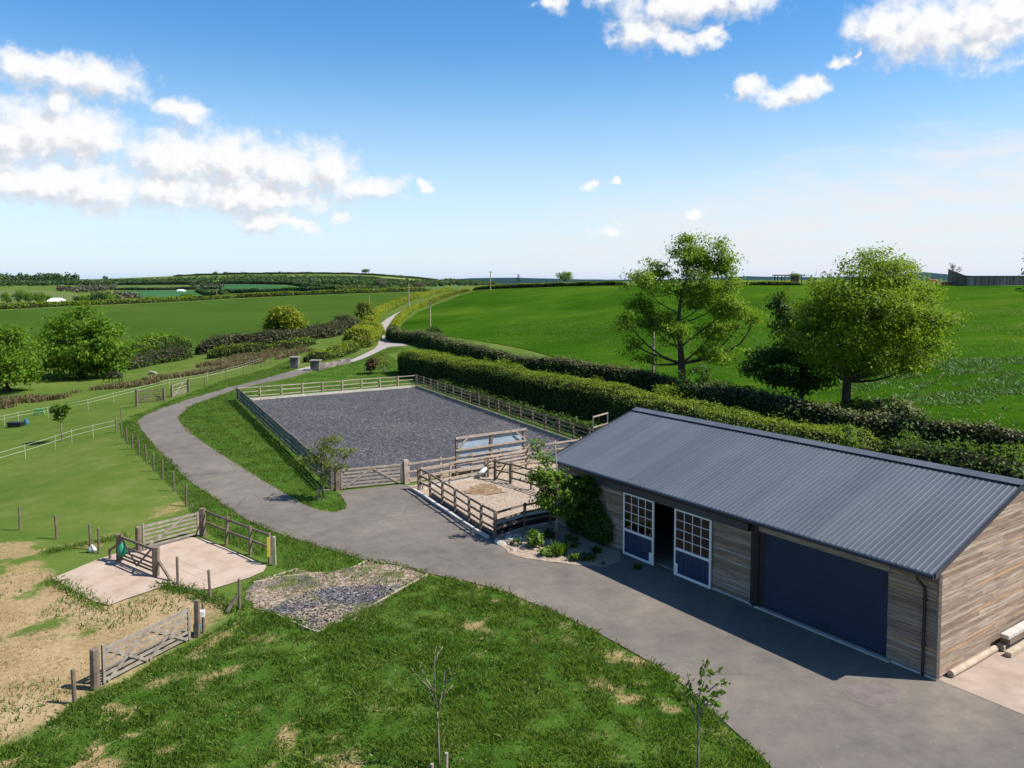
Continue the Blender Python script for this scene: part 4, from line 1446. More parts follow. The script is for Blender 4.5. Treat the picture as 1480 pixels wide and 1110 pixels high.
# bits lying in the paddock
p = G(23, 617)
rt = empty('water_trough', p, 'small dark trough with a teal barrel on the paddock grass', 'trough')
mb = MB(); mb.hexa([p + Vector(v) for v in ((-.55, -.3, .02), (.55, -.3, .02), (.55, .3, .02), (-.55, .3, .02), (-.65, -.36, .45), (.65, -.36, .45), (.65, .36, .45), (-.65, .36, .45))]); mb.build('basin', BLACK, rt)
mb = MB(); mb.lathe(p + Vector((.5, .75, 0)), [(.16, 0), (.2, .3), (.16, .62), (.02, .65)], 10); mb.build('barrel', TEAL, rt)
p = G(57, 600)
mb = MB()
for dx in (-.35, .35): mb.beam(p + Vector((dx - .2, 0, 0)), p + Vector((dx + .1, 0, .7)), .1, .1); mb.beam(p + Vector((dx + .2, 0, 0)), p + Vector((dx - .1, 0, .7)), .1, .1)
mb.beam(p + Vector((-.4, 0, .4)), p + Vector((.4, 0, .45)), .12, .3)
thing_mesh('jump_block', mb, LIME, p, 'lime green plastic jump block on the paddock beside the tape', 'jump')
p = G(220, 541)
mb = MB(); mb.tube([p + Vector((-.7, 0, .1)), p + Vector((-.2, .1, .28)), p + Vector((.4, 0, .24)), p + Vector((.8, 0, .08))], [.12, .27, .24, .08], 7)
thing_mesh('boulder', mb, ROCK, p, 'pale grey boulder beside the rushes near the dark horse', 'boulder')

# ---- stone gate pillars and the low wall
def pillar(p, label, h, w):
    rt = empty('stone_pillar', p, label, 'pillar', 'stone gate pillars')
    mb = MB(); r = random.Random(int(h * 100))
    z = -.1
    while z < h - .12:
        hh = r.uniform(.09, .16)
        for sx in (-1, 0, 1):
            for sy in (-1, 1):
                mb.box(p + Vector((sx * w * .33 + r.uniform(-.02, .02), sy * w * .25 + r.uniform(-.02, .02), z + hh / 2)), (w * .34, w * .5, hh - .012))
        z += hh
    mb.build('shaft', STONE, rt)
    mb = MB(); mb.box(p + Vector((0, 0, z + .06)), (w * 1.18, w * 1.18, .12)); mb.build('cap', STONE, rt, bevel=.02)


pillar(G(426.5, 532), 'dry stone gate pillar left of the drive where it meets the lane', 1.42, 1.05)
pillar(G(456.5, 535), 'dry stone gate pillar right of the drive with a low wall curving away', 1.3, 1.15)
wl = catmull([tuple(G(463, 534)), tuple(G(475, 531.5)), tuple(G(490, 528)), tuple(G(505, 524.5))], 4)
mb = MB(); r = random.Random(2)
for a, b in zip(wl[:-1], wl[1:]):
    a = Vector(a); b = Vector(b)
    for lv in range(4):
        for k in range(2):
            m0 = a.lerp(b, k / 2); m1 = a.lerp(b, (k + 1) / 2)
            mb.beam(m0 + Vector((0, r.uniform(-.05, .05), .1 + lv * .17)), m1 + Vector((0, r.uniform(-.05, .05), .1 + lv * .17)), .4, .16)
thing_mesh('stone_wall', mb, STONE, G(463, 534), 'low curving dry stone wall beside the right gate pillar', 'wall')

# timber edges of the gravel patch
for k, (a, b) in enumerate([((397, 888), (447, 911)), ((447, 911), (460, 915)), ((460, 915), (497, 897)), ((539, 875.5), (618, 831)), ((366, 843), (402, 835)), ((402, 835), (464, 829)), ((510, 821.5), (531, 811)), ((388, 836), (430, 823))]):
    mb = MB(); mb.beam(G(*a) + Vector((0, 0, .01)), G(*b) + Vector((0, 0, .01)), .05, .1)
    lab = ['timber edging between the slate chippings and the lawn at the paddock end', 'short timber edging at the pointed corner of the slate chippings', 'timber edging on the lawn side of the slate chippings corner', 'timber edging between the lawn and the gravel up to the tarmac',
           'timber strip crossing the gravel nearest the end of the two rail fence', 'longer timber strip on the gravel below the verge grass', 'short pale timber strip where the gravel meets the drive', 'middle timber strip laid across the tan gravel'][k]
    thing_mesh('timber_edging', mb, SLEEPER, G(*a), lab, 'edging', 'timber edgings of the gravel patch')

# ---- poles
def pole(px, py, top, label, arm=True, w=.13, Y=None):
    p = G(px, py) if Y is None else Vector(at(px, py, Y))
    if Y is not None: p.z = float(hgt(p.x, p.y))
    h = float(at(px, top, p.y)[2]) - p.z
    rt = empty('utility_pole', p, label, 'utility pole', 'poles in the fields')
    mb = MB(); mb.tube([p + Vector((0, 0, -.5)), p + Vector((0, 0, h))], [w, w * .75], 8); mb.build('shaft', RAIL, rt)
    if arm:
        mb = MB(); mb.beam(p + Vector((-.7, -.1, h - .35)), p + Vector((.7, -.1, h - .35)), .1, .12)
        for x in (-.55, 0, .55): mb.lathe(p + Vector((x, -.1, h - .29)), [(.05, 0), (.07, .12), (.03, .2)], 6)
        mb.build('crossarm', POST, rt)


pole(943.5, 566, 474, 'grey wooden pole in the hedge beside the tall open tree', False, .16)
pole(622, 478, 437, 'pale pole standing in the lane hedge at the corner of the bright field', True, .16)
pole(591, 445, 410, 'pale pole on the left side of the hedged lane', False, .2)
pole(534, 452, 427, 'thin pole in the far left field near the ivy covered tree', False, .14)
pole(709, 420, 392, 'pole on the skyline hedge left of the bare tree', True, .2)
pole(313.5, 431, 419, 'tiny pole at the far edge of the left field', False, .2)

# ---- crest buildings
def barn_boards(mb, a, b, z0, z1a, z1b, th=.12, w=.35):
    a = Vector(a); b = Vector(b); L = (b - a).length; k = max(1, int(L / w))
    nrm = Vector(((b - a).y, -(b - a).x, 0)).normalized()
    for i in range(k):
        p0 = a.lerp(b, i / k); p1 = a.lerp(b, (i + .97) / k)
        t0 = z1a + (z1b - z1a) * i / k; t1 = z1a + (z1b - z1a) * (i + .97) / k
        o = nrm * random.uniform(0, .03)
        mb.hexa([p0 + o + Vector((0, 0, z0)), p1 + o + Vector((0, 0, z0)), p1 - nrm * th + Vector((0, 0, z0)), p0 - nrm * th + Vector((0, 0, z0)),
                 p0 + o + Vector((0, 0, t0)), p1 + o + Vector((0, 0, t1)), p1 - nrm * th + Vector((0, 0, t1)), p0 - nrm * th + Vector((0, 0, t0))])


YB = 184.0
b0 = Vector(at(1397.5, 413, YB)); b0.z = float(hgt(b0.x, b0.y)) - .1
b1_ = b0 + Vector((24, -2.5, 0)); b1_.z = b0.z
b2_ = b0 + Vector((-.9, 6.5, 0))
barn = empty('grey_barn', b0, 'long low grey boarded barn on the crest of the bright field', 'barn')
zt = float(at(1397, 399.5, YB)[2]) - b0.z; zp = float(at(1386, 388.5, YB + 6.5)[2]) - b0.z
mb = MB(); barn_boards(mb, b0, b1_, -.5, zt, zt); mb.build('front_wall', GREYW, barn)
mb = MB(); barn_boards(mb, b2_, b0 + Vector((0, .2, 0)), -.5, zp, zt + .05); mb.build('gable_wall', BROWN, barn)
mb = MB(); b3_ = b1_ + Vector((-.9, 6.5, 0)); barn_boards(mb, b3_, b2_, -.5, zt - .35, zt - .35); mb.build('back_wall', GREYW, barn)
mb = MB()
u = Vector((0, 0, 1))
mb.hexa([b0 + u * (zt + .02) + Vector((-.3, -.35, 0)), b1_ + u * (zt + .02) + Vector((.3, -.35, 0)), b3_ + u * (zt - .33), b2_ + u * (zt - .33) + Vector((.2, 0, 0)),
         b0 + u * (zt + .14) + Vector((-.3, -.35, 0)), b1_ + u * (zt + .14) + Vector((.3, -.35, 0)), b3_ + u * (zt - .21), b2_ + u * (zt - .21) + Vector((.2, 0, 0))])
mb.build('roof', NAVY, barn)
for f in (.08, .2, .3, .42, .55):
    mb = MB(); q = b0.lerp(b1_, f); mb.beam(q + Vector((0, -.08, .0)), q + Vector((0, -.08, zt)), .16, .12, up=(1, 0, 0)); mb.build('post', POST, barn)
# dark open-sided shelter left of the round tree
p0 = Vector(at(1124, 412, 212)); p0.z = float(hgt(p0.x, p0.y))
sh = empty('open_shelter', p0, 'dark open sided timber shelter on the crest behind the round tree', 'shelter')
for dx in (0, 1.9, 4.6, 6.4):
    for dy in (0, 2.5):
        mb = MB(); mb.beam(p0 + Vector((dx, dy, -.3)), p0 + Vector((dx, dy, 2.35)), .22, .22, up=(1, 0, 0)); mb.build('post', BROWN, sh)
mb = MB(); mb.box(p0 + Vector((3.2, 1.25, 2.5)), (7.4, 3.4, .28)); mb.build('roof', BROWN, sh)
mb = MB(); mb.box(p0 + Vector((5.4, 2.6, 1.1)), (2.0, .1, 2.2)); mb.build('back_panel', BROWN, sh)
# orange machinery on the crest
p0 = Vector(at(1346, 413, 192)); p0.z = float(hgt(p0.x, p0.y))
tr_ = empty('orange_trailer', p0, 'orange red box trailer on the crest beside the grey barn', 'trailer')
mb = MB(); mb.box(p0 + Vector((0, 0, .95)), (1.9, 1.6, .8)); mb.build('body', ORANGE, tr_, bevel=.05)
for dx in (-.6, .6):
    mb = MB(); mb.tube([p0 + Vector((dx, -.9, .35)), p0 + Vector((dx, -.72, .35))], .35, 12); mb.build('wheel', BLACK, tr_)
p0 = Vector(at(1366, 413, 190)); p0.z = float(hgt(p0.x, p0.y))
tr_ = empty('flat_trailer', p0, 'low flat trailer with pale deck and orange sides on the crest', 'trailer')
mb = MB(); mb.box(p0 + Vector((0, 0, .85)), (3.6, 2.0, .12)); mb.build('deck', KERB, tr_)
mb = MB(); mb.box(p0 + Vector((0, -1.03, .62)), (3.6, .06, .3)); mb.build('side_board', ORANGE, tr_)
for dx in (-1.1, -.3, 1.1):
    mb = MB(); mb.tube([p0 + Vector((dx, -1.0, .32)), p0 + Vector((dx, -.8, .32))], .32, 12); mb.build('wheel', BLACK, tr_)
# far white barn in the valley
p0 = G(82, 441.5)
wb = empty('white_barn', p0, 'small white roofed barn far away beyond the left field', 'barn')
s_ = p0.y / FPX
mb = MB(); mb.box(p0 + Vector((0, 0, 1.0)), (15 * s_, 9, 1.6)); mb.build('wall', GREYW, wb)
mb = MB()
hw = 8.5 * s_
mb.add([p0 + Vector(v) for v in ((-hw, -5, 1.6), (hw, -5, 1.6), (hw * .8, 0, 3.4), (-hw * .8, 0, 3.4), (-hw, 5, 1.6), (hw, 5, 1.6))], [(0, 1, 2, 3), (3, 2, 5, 4), (0, 3, 4), (1, 5, 2), (0, 4, 5, 1)])
mb.build('roof', WHITEB, wb)
p0 = G(262, 421.6)
mb = MB(); hw = 4.5 * p0.y / FPX
mb.add([p0 + Vector(v) for v in ((-hw, -4, -1), (hw, -4, -1), (hw, 4, -1), (-hw, 4, -1), (-hw, -4, 1.4), (hw, -4, 1.4), (hw, 4, 1.4), (-hw, 4, 1.4), (-hw, 0, 2.4), (hw, 0, 2.4))],
       [(0, 1, 5, 4), (1, 2, 6, 9, 5), (2, 3, 7, 6), (3, 0, 4, 8, 7), (4, 5, 9, 8), (8, 9, 6, 7), (0, 3, 2, 1)])
thing_mesh('white_barn', mb, WHITEB, p0, 'tiny white roof in the far pale green field', 'barn')

# ---- horse, grazing
hb_ = G(166, 552)
ha = Matrix.Rotation(R(185), 3, 'Z')
sk = {  # name: (x forward, y, z, radius), parent
    'pelvis': ((-.62, 0, 1.28), .30, None), 'loin': ((-.25, 0, 1.24), .29, 'pelvis'), 'belly': ((.15, 0, 1.17), .33, 'loin'), 'chest': ((.52, 0, 1.18), .32, 'belly'),
    'neck0': ((.82, 0, 1.22), .22, 'chest'), 'neck1': ((1.12, 0, .98), .155, 'neck0'), 'neck2': ((1.36, 0, .70), .12, 'neck1'), 'poll': ((1.48, 0, .54), .125, 'neck2'), 'face': ((1.52, 0, .32), .095, 'poll'), 'muzzle': ((1.53, 0, .12), .07, 'face'),
}
for sy, nm in ((.17, 'l'), (-.17, 'r')):
    d = .12 if nm == 'l' else -.1
    sk['hip' + nm] = ((-.68, sy, 1.02), .19, 'pelvis'); sk['stif' + nm] = ((-.55 + d * .5, sy, .82), .14, 'hip' + nm); sk['hock' + nm] = ((-.82 + d, sy, .52), .075, 'stif' + nm)
    sk['hfet' + nm] = ((-.78 + d, sy, .14), .055, 'hock' + nm); sk['hhoof' + nm] = ((-.74 + d, sy, .03), .07, 'hfet' + nm)
    sk['sho' + nm] = ((.55, sy, .92), .15, 'chest'); sk['knee' + nm] = ((.56 + d, sy, .50), .07, 'sho' + nm); sk['ffet' + nm] = ((.55 + d * 1.4, sy, .13), .05, 'knee' + nm); sk['fhoof' + nm] = ((.58 + d * 1.5, sy, .03), .066, 'ffet' + nm)
    sk['ear' + nm] = ((1.44, sy * .35, .66), .035, 'poll')
names_ = list(sk)
me = bpy.data.meshes.new('horse')
me.from_pydata([tuple(ha @ Vector(sk[k][0])) for k in names_], [(names_.index(k), names_.index(sk[k][2])) for k in names_ if sk[k][2]], [])
HORSEM = simple('dark_horse_coat', (.010, .007, .006), (.022, .015, .011), 3, .55, .05, .01, .4)
ho = link_mesh('horse', me, HORSEM, None, hb_)
tag(ho, 'dark brown horse grazing beside the leafy trees at the paddock edge', 'horse')
ho.modifiers.new('skin', 'SKIN')
for k, v in zip(names_, me.skin_vertices[0].data):
    v.radius = (sk[k][1], sk[k][1]); v.use_root = (k == 'pelvis')
ss = ho.modifiers.new('sub', 'SUBSURF'); ss.levels = 1; ss.render_levels = 1
mb = MB(); mb.tube([hb_ + ha @ Vector(v) for v in ((-.85, 0, 1.38), (-1.0, 0, 1.2), (-1.04, .02, .8), (-1.0, .03, .45))], [.04, .07, .085, .02], 7)
mb.build('tail', HORSEM, ho, smooth=True)
mb = MB(); mb.tube([hb_ + ha @ Vector(v) for v in ((.7, 0, 1.46), (1.05, 0, 1.2), (1.32, 0, .88), (1.5, 0, .66))], [.03, .06, .06, .03], 6)
mb.build('mane', HORSEM, ho, smooth=True)
# ------------------------------------------------------------------ vegetation
BARK = simple('bark', (.030, .024, .018), (.085, .068, .052), 2.2, .95, .7, .03, .1, stretch=(1, 1, .25))
BARKL = simple('pale_bark', (.14, .115, .09), (.28, .24, .20), 4, .9, .4, .01, .15, stretch=(1, 1, .3))
L_OAK = leafmat('oak_leaves', [(.1, (.070, .135, .005)), (.4, (.145, .24, .008)), (.7, (.225, .32, .014)), (.95, (.31, .34, .035))], .5)
L_ASH = leafmat('sycamore_leaves', [(.1, (.062, .138, .006)), (.45, (.130, .238, .009)), (.75, (.21, .33, .016)), (.95, (.30, .36, .035))], .5)
L_DARK = leafmat('dark_leaves', [(.1, (.014, .042, .005)), (.5, (.028, .080, .008)), (.9, (.055, .12, .014))], .35)
L_MID = leafmat('paddock_tree_leaves', [(.1, (.045, .115, .005)), (.45, (.088, .190, .008)), (.75, (.14, .255, .013)), (.95, (.20, .29, .022))], .48)
L_YEL = leafmat('fresh_yellow_leaves', [(.1, (.11, .15, .006)), (.5, (.21, .25, .010)), (.9, (.32, .33, .025))], .5)
L_YOUNG = leafmat('young_tree_leaves', [(.1, (.045, .105, .008)), (.5, (.095, .185, .014)), (.9, (.17, .27, .03))], .45)
L_SPARSE = leafmat('sparse_leaves', [(.1, (.075, .115, .010)), (.5, (.135, .175, .018)), (.9, (.22, .23, .035))], .45)
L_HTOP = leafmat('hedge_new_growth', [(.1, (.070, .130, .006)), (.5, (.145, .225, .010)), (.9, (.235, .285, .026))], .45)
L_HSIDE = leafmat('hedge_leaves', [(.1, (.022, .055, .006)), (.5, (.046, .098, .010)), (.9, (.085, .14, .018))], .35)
L_HBROWN = leafmat('flailed_hedge_twigs', [(.1, (.070, .062, .030)), (.4, (.13, .115, .055)), (.65, (.085, .125, .022)), (.95, (.18, .17, .09))], .2)
L_BRAM = leafmat('bramble', [(.1, (.025, .024, .014)), (.35, (.070, .046, .034)), (.55, (.04, .070, .012)), (.75, (.085, .062, .042)), (.95, (.07, .11, .02))], .2)
L_RUSH = leafmat('dry_rushes', [(.1, (.075, .048, .026)), (.35, (.16, .10, .055)), (.6, (.08, .105, .022)), (.8, (.19, .13, .07)), (.95, (.27, .21, .12))], .2)
L_BRONZE = leafmat('bronze_leaves', [(.1, (.060, .034, .018)), (.5, (.12, .068, .034)), (.9, (.15, .12, .04))], .3)
L_FAR = leafmat('far_wood_leaves', [(.1, (.018, .048, .014)), (.4, (.034, .078, .018)), (.7, (.060, .105, .022)), (.95, (.10, .14, .036))], .25, big=.02)
L_FARB = leafmat('far_bare_twigs', [(.1, (.055, .045, .036)), (.5, (.095, .080, .060)), (.9, (.10, .105, .045))], .15, big=.02)
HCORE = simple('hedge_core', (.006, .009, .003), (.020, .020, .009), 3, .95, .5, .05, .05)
GRASSB = leafmat('grass_blades', [(.08, (.034, .086, .007)), (.35, (.070, .145, .013)), (.65, (.115, .190, .026)), (.84, (.165, .21, .038)), (.97, (.28, .24, .10))], .5, .55, .3, .35)
STRAWB = leafmat('straw_blades', [(.1, (.12, .10, .035)), (.5, (.23, .175, .08)), (.9, (.33, .26, .14))], .2)


def blob_points(lobes, total, shell=.55, r=rng):
    """random points in a set of ellipsoidal lobes (cx,cy,cz,rx,ry,rz)"""
    L = np.array(lobes, float)
    vol = L[:, 3] * L[:, 4] * L[:, 5]
    w = vol ** .8
    cnt = np.maximum(1, (total * w / w.sum()).astype(int))
    P = []; O = []
    for l, c in zip(L, cnt):
        d = unit(r.normal(size=(c, 3)))
        rad = shell + (1 - shell) * r.random((c, 1)) ** .6
        rad *= r.uniform(.75, 1.08, (c, 1))
        P.append(l[:3] + d * rad * l[3:]); O.append(d)
    return np.vstack(P), np.vstack(O)


def crown(lobes, clumps, per, cr, size, r=rng, up=.4, flat=.6, aspect=.6, shell=.5, gap=0.0):
    C, O = blob_points(lobes, clumps, shell, r)
    if gap:
        g = fbm(C[:, 0] * .55 + C[:, 2] * .35, C[:, 1] * .55 - C[:, 2] * .45, 7, 3)
        g2 = fbm(C[:, 0] * .8 + C[:, 1] * .6, C[:, 2] * .9, 9, 3)
        C = C + O * ((g2 - .45) * 2.0)[:, None]
        k_ = g > gap
        C, O = C[k_], O[k_]
    rr = cr * r.uniform(.55, 1.35, (len(C), 1))
    k = np.maximum(3, (per * (rr[:, 0] / cr) ** 2).astype(int))
    I = np.repeat(np.arange(len(C)), k)
    d = r.normal(size=(len(I), 3)) * np.array([.5, .5, .5 * flat])
    Pp = C[I] + d * rr[I]
    out = unit(O[I] + unit(d) * .8)
    V, F = leaf_quads(Pp, size, aspect, up, out, .6, .5, r)
    return V, F, C


def limb(mb, a, b, r0, r1, sag=.15, n=7, k=6, r=random):
    a = Vector(a); b = Vector(b)
    L = (b - a).length
    out = Vector((b.x - a.x, b.y - a.y, 0))
    pts = []
    j = Vector((r.gauss(0, 1), r.gauss(0, 1), r.gauss(0, .5))) * L * .06
    for i in range(k):
        t = i / (k - 1)
        p = a.lerp(b, t) + Vector((0, 0, -1)) * 0 + out * (-.16 * math.sin(PI * t)) * -1 * .5 + j * math.sin(PI * t)
        p.z -= sag * L * math.sin(PI * t) * .5
        pts.append(p)
    mb.tube(pts, [r0 + (r1 - r0) * (i / (k - 1)) ** .8 for i in range(k)], n, cap=False)
    return pts


def tree(name, label, base, lobes, trunk, leaf, clumps, per, cr, size, group=None, cat='tree', seed=1, bark=BARK, limbs=1.0, twig=.5, shell=.5, up=.4, flat=.65, aspect=.6, parts=('trunk', 'crown'), gap=0.0):
    """lobes and trunk in metres from the base. trunk: list of (x,y,z,r)"""
    r = np.random.default_rng(seed); rr = random.Random(seed)
    base = Vector(base)
    root = empty(name, base, label, cat, group)
    V, F, C = crown(lobes, clumps, per, cr, size, r, up, flat, aspect, shell, gap)
    mb = MB()
    T = [Vector(p[:3]) for p in trunk]; TR = [p[3] for p in trunk]
    mb.tube(T, TR, 10, cap=True)
    # root flare
    for i in range(5):
        a = 2 * PI * i / 5 + rr.random()
        mb.tube([Vector((math.cos(a) * TR[0] * 1.9, math.sin(a) * TR[0] * 1.9, -.1)), Vector((math.cos(a) * TR[0] * .7, math.sin(a) * TR[0] * .7, TR[0] * 1.8))], [TR[0] * .25, TR[0] * .4], 5, cap=False)
    tl = [p.z for p in T]
    limbs_pts = []
    for l in lobes:
        tgt = Vector(l[:3])
        hz = math.hypot(tgt.x, tgt.y)
        zt = min(tl[-1], max(tl[0] + (tl[-1] - tl[0]) * .35, tgt.z - hz * .75 - l[5] * .3))
        for i in range(len(T) - 1):
            if tl[i] <= zt <= tl[i + 1] or i == len(T) - 2:
                f = (zt - tl[i]) / max(1e-3, tl[i + 1] - tl[i]); f = min(1, max(0, f))
                a = T[i].lerp(T[i + 1], f); ra = TR[i] + (TR[i + 1] - TR[i]) * f
                break
        limbs_pts += limb(mb, a, tgt, ra * .62 * limbs, ra * .16, r=rr)
    LP = np.array([tuple(p) for p in limbs_pts])
    sub = C[r.random(len(C)) < twig]
    th = TR[0] * .09
    for c in sub:
        d = np.linalg.norm(LP - c, axis=1) + np.maximum(0, LP[:, 2] - c[2]) * .6
        q = LP[int(np.argmin(d))]
        limb(mb, q, c, max(th * rr.uniform(.5, 1.1), .012), th * .25, sag=.05, n=4, k=4, r=rr)
    mb.v = [tuple(Vector(v) + base) for v in mb.v]
    mb.build(parts[0], bark, root, smooth=True)
    link_mesh(parts[1], np_mesh(parts[1], V, F), leaf, root)
    return root


def pl(base, lobes, rd=1.0, depth=.85):
    """lobes measured on the survey photo: (px, py, half width px, half height px, depth offset m)"""
    out = []
    for l in lobes:
        px, py, rx, ry, dy = l
        p = at(px, py, base.y + dy)
        s = (base.y + dy) / FPX
        out.append((p[0] - base.x, dy, p[2] - base.z, rx * s, (rx + ry) * .5 * s * depth, ry * s))
    return out


# the tall open tree
bA = G(986, 574)
lob = [(1000, 372, 42, 26, 0), (960, 385, 32, 22, 1.2), (1038, 378, 30, 24, -1.0), (935, 405, 30, 18, -.8), (1052, 408, 24, 20, 1.5), (985, 412, 44, 26, -1.4), (1020, 428, 42, 24, 1.0),
       (924, 440, 24, 16, .6), (908, 468, 16, 15, -.6), (945, 462, 30, 20, 1.8), (1055, 448, 34, 20, -1.5), (1068, 470, 24, 18, .8), (1035, 475, 32, 20, 2.0), (1056, 500, 28, 15, -.5), (1030, 512, 26, 14, -1.6), (915, 498, 18, 10, 1.0), (935, 520, 18, 9, -.5), (970, 478, 26, 18, -2.0), (1000, 345, 22, 8, 0), (1088, 460, 8, 12, .3)]
tree('open_crowned_tree', 'tall open crowned tree with dark forked trunk standing in the hedge', bA, pl(bA, lob),
     [(0, 0, -.3, .52), (.0, 0, 1.5, .42), (-.1, 0, 3.2, .38), (-.2, .1, 5.0, .30), (-.5, .2, 7.5, .22), (-.2, .1, 10.5, .12)], L_ASH, 800, 76, .85, .19, 'big trees of the bright field', seed=11, twig=.9, shell=.2, flat=.55, gap=.345, limbs=.62)
# the round tree
bB = G(1222, 601)
lob = [(1262, 392, 62, 30, 0), (1225, 420, 55, 34, -1.5), (1300, 425, 52, 36, 1.0), (1195, 455, 50, 34, .5), (1262, 445, 70, 44, 2.2), (1262, 455, 68, 46, -2.4), (1330, 462, 46, 38, -1.0), (1170, 488, 32, 26, -1.0), (1215, 500, 52, 28, -1.8), (1290, 500, 56, 30, 2.0), (1340, 500, 34, 24, .6), (1275, 520, 50, 20, -2.2), (1325, 525, 28, 14, -1.0), (1190, 522, 30, 14, 1.6), (1235, 530, 36, 12, .6)]
tree('round_tree', 'large round headed yellow green tree with a short thick trunk in the bright field', bB, pl(bB, lob, depth=1.0),
     [(0, 0, -.3, .44), (.0, 0, 1.2, .36), (.05, 0, 2.6, .34), (.1, 0, 3.8, .28), (.5, .1, 6.0, .2), (1.2, .2, 9.0, .1)], L_OAK, 1250, 76, .95, .18, 'big trees of the bright field', seed=12, twig=.5, shell=.5, flat=.5, gap=.30, limbs=.75)
# its dark companion
bC = G(1158, 590)
lob = [(1140, 470, 24, 26, 1.5), (1128, 440, 12, 20, 1.5), (1150, 505, 38, 22, 0), (1110, 515, 30, 16, -.8), (1095, 535, 22, 12, .6), (1140, 545, 40, 16, .5), (1180, 548, 24, 14, -.6), (1165, 520, 24, 18, .8), (1158, 562, 18, 9, 0)]
tree('dark_tree', 'smaller dark leaved tree under the left side of the round tree', bC, pl(bC, lob), [(0, 0, -.3, .24), (0, 0, 1.5, .19), (-.1, 0, 3.5, .15), (-.5, .3, 6.5, .08)], L_DARK, 330, 46, .75, .24, 'big trees of the bright field', seed=13, twig=.6)
# the tree whose branches reach in from the right
bD = Vector((37.6, 54.0, 0)); bD.z = float(hgt(bD.x, bD.y))
lob = [(1500, 400, 18, 14, 0), (1487, 425, 22, 14, .5), (1530, 380, 40, 30, 0), (1540, 440, 50, 40, 1.0), (1600, 400, 60, 60, 0), (1560, 480, 50, 30, -1), (1500, 395, 16, 8, -1.0), (1620, 470, 60, 50, 1)]
tree('branching_tree', 'dark tree at the right edge with one branch reaching into view over the bright field', bD, pl(bD, lob), [(0, 0, -.3, .35), (0, 0, 3, .28), (.2, 0, 7, .16)], L_DARK, 260, 40, .7, .2, seed=14, twig=.6)

# paddock trees on the left
bE = G(118, 547)
lob = [(120, 468, 42, 24, 0), (90, 485, 36, 26, 2), (152, 488, 32, 26, -1), (120, 505, 56, 30, 2.5), (75, 512, 30, 24, -1), (166, 512, 24, 20, 1), (118, 495, 50, 34, -3), (95, 530, 36, 14, -1.5), (150, 530, 34, 12, 1.0)]
tree('broad_tree', 'broad leafy green tree behind the horse, crown reaching down to the grass', bE, pl(bE, lob, depth=1.0), [(0, 0, -.3, .45), (0, 0, 2, .36), (.2, 0, 5, .2)], L_MID, 720, 44, 1.15, .34, 'leafy paddock trees', seed=21, twig=.2, shell=.6, gap=.36)
bF = G(8, 566)
lob = [(5, 492, 34, 22, 0), (28, 512, 26, 24, 1), (-25, 515, 40, 34, 0), (12, 530, 40, 22, -2), (38, 540, 18, 14, .5), (-20, 545, 40, 14, 1), (-60, 500, 40, 40, 1)]
tree('broad_tree', 'dense green tree at the left edge with deep shade beneath it', bF, pl(bF, lob, depth=1.0), [(0, 0, -.3, .4), (0, 0, 2, .32), (0, 0, 4.5, .2)], L_MID, 600, 44, 1.0, .3, 'leafy paddock trees', seed=22, twig=.2, shell=.6, gap=.36)
bG = G(412, 480)
lob = [(412, 456, 22, 14, 0), (400, 466, 14, 12, 2), (425, 466, 15, 12, -2), (395, 474, 14, 8, 0), (430, 474, 10, 8, 0)]
tree('yellow_bush', 'rounded yellow green bush in the hedge below the left field', bG, pl(bG, lob, depth=1.0), [(0, 0, -.3, .25), (0, 0, 2, .15)], L_YEL, 260, 36, 1.2, .5, seed=23, twig=.2, cat='bush')
bH = G(530, 470)
lob = [(526, 442, 9, 8, 0), (534, 452, 8, 8, 1), (522, 454, 8, 7, -1)]
tree('hedge_tree', 'small brownish green tree with an ivy covered stem beside the lane', bH, pl(bH, lob, depth=1.0), [(0, 0, -.3, .2), (0, 0, 3, .15), (0, 0, 5, .1)], L_SPARSE, 110, 26, 1.0, .4, seed=24, twig=.8)
V, F, _ = crown([(0, 0, 1.6, .7, .7, 1.9)], 60, 30, .5, .3, np.random.default_rng(4))
link_mesh('ivy', np_mesh('ivy', V, F), L_DARK, bpy.data.objects['hedge_tree'])


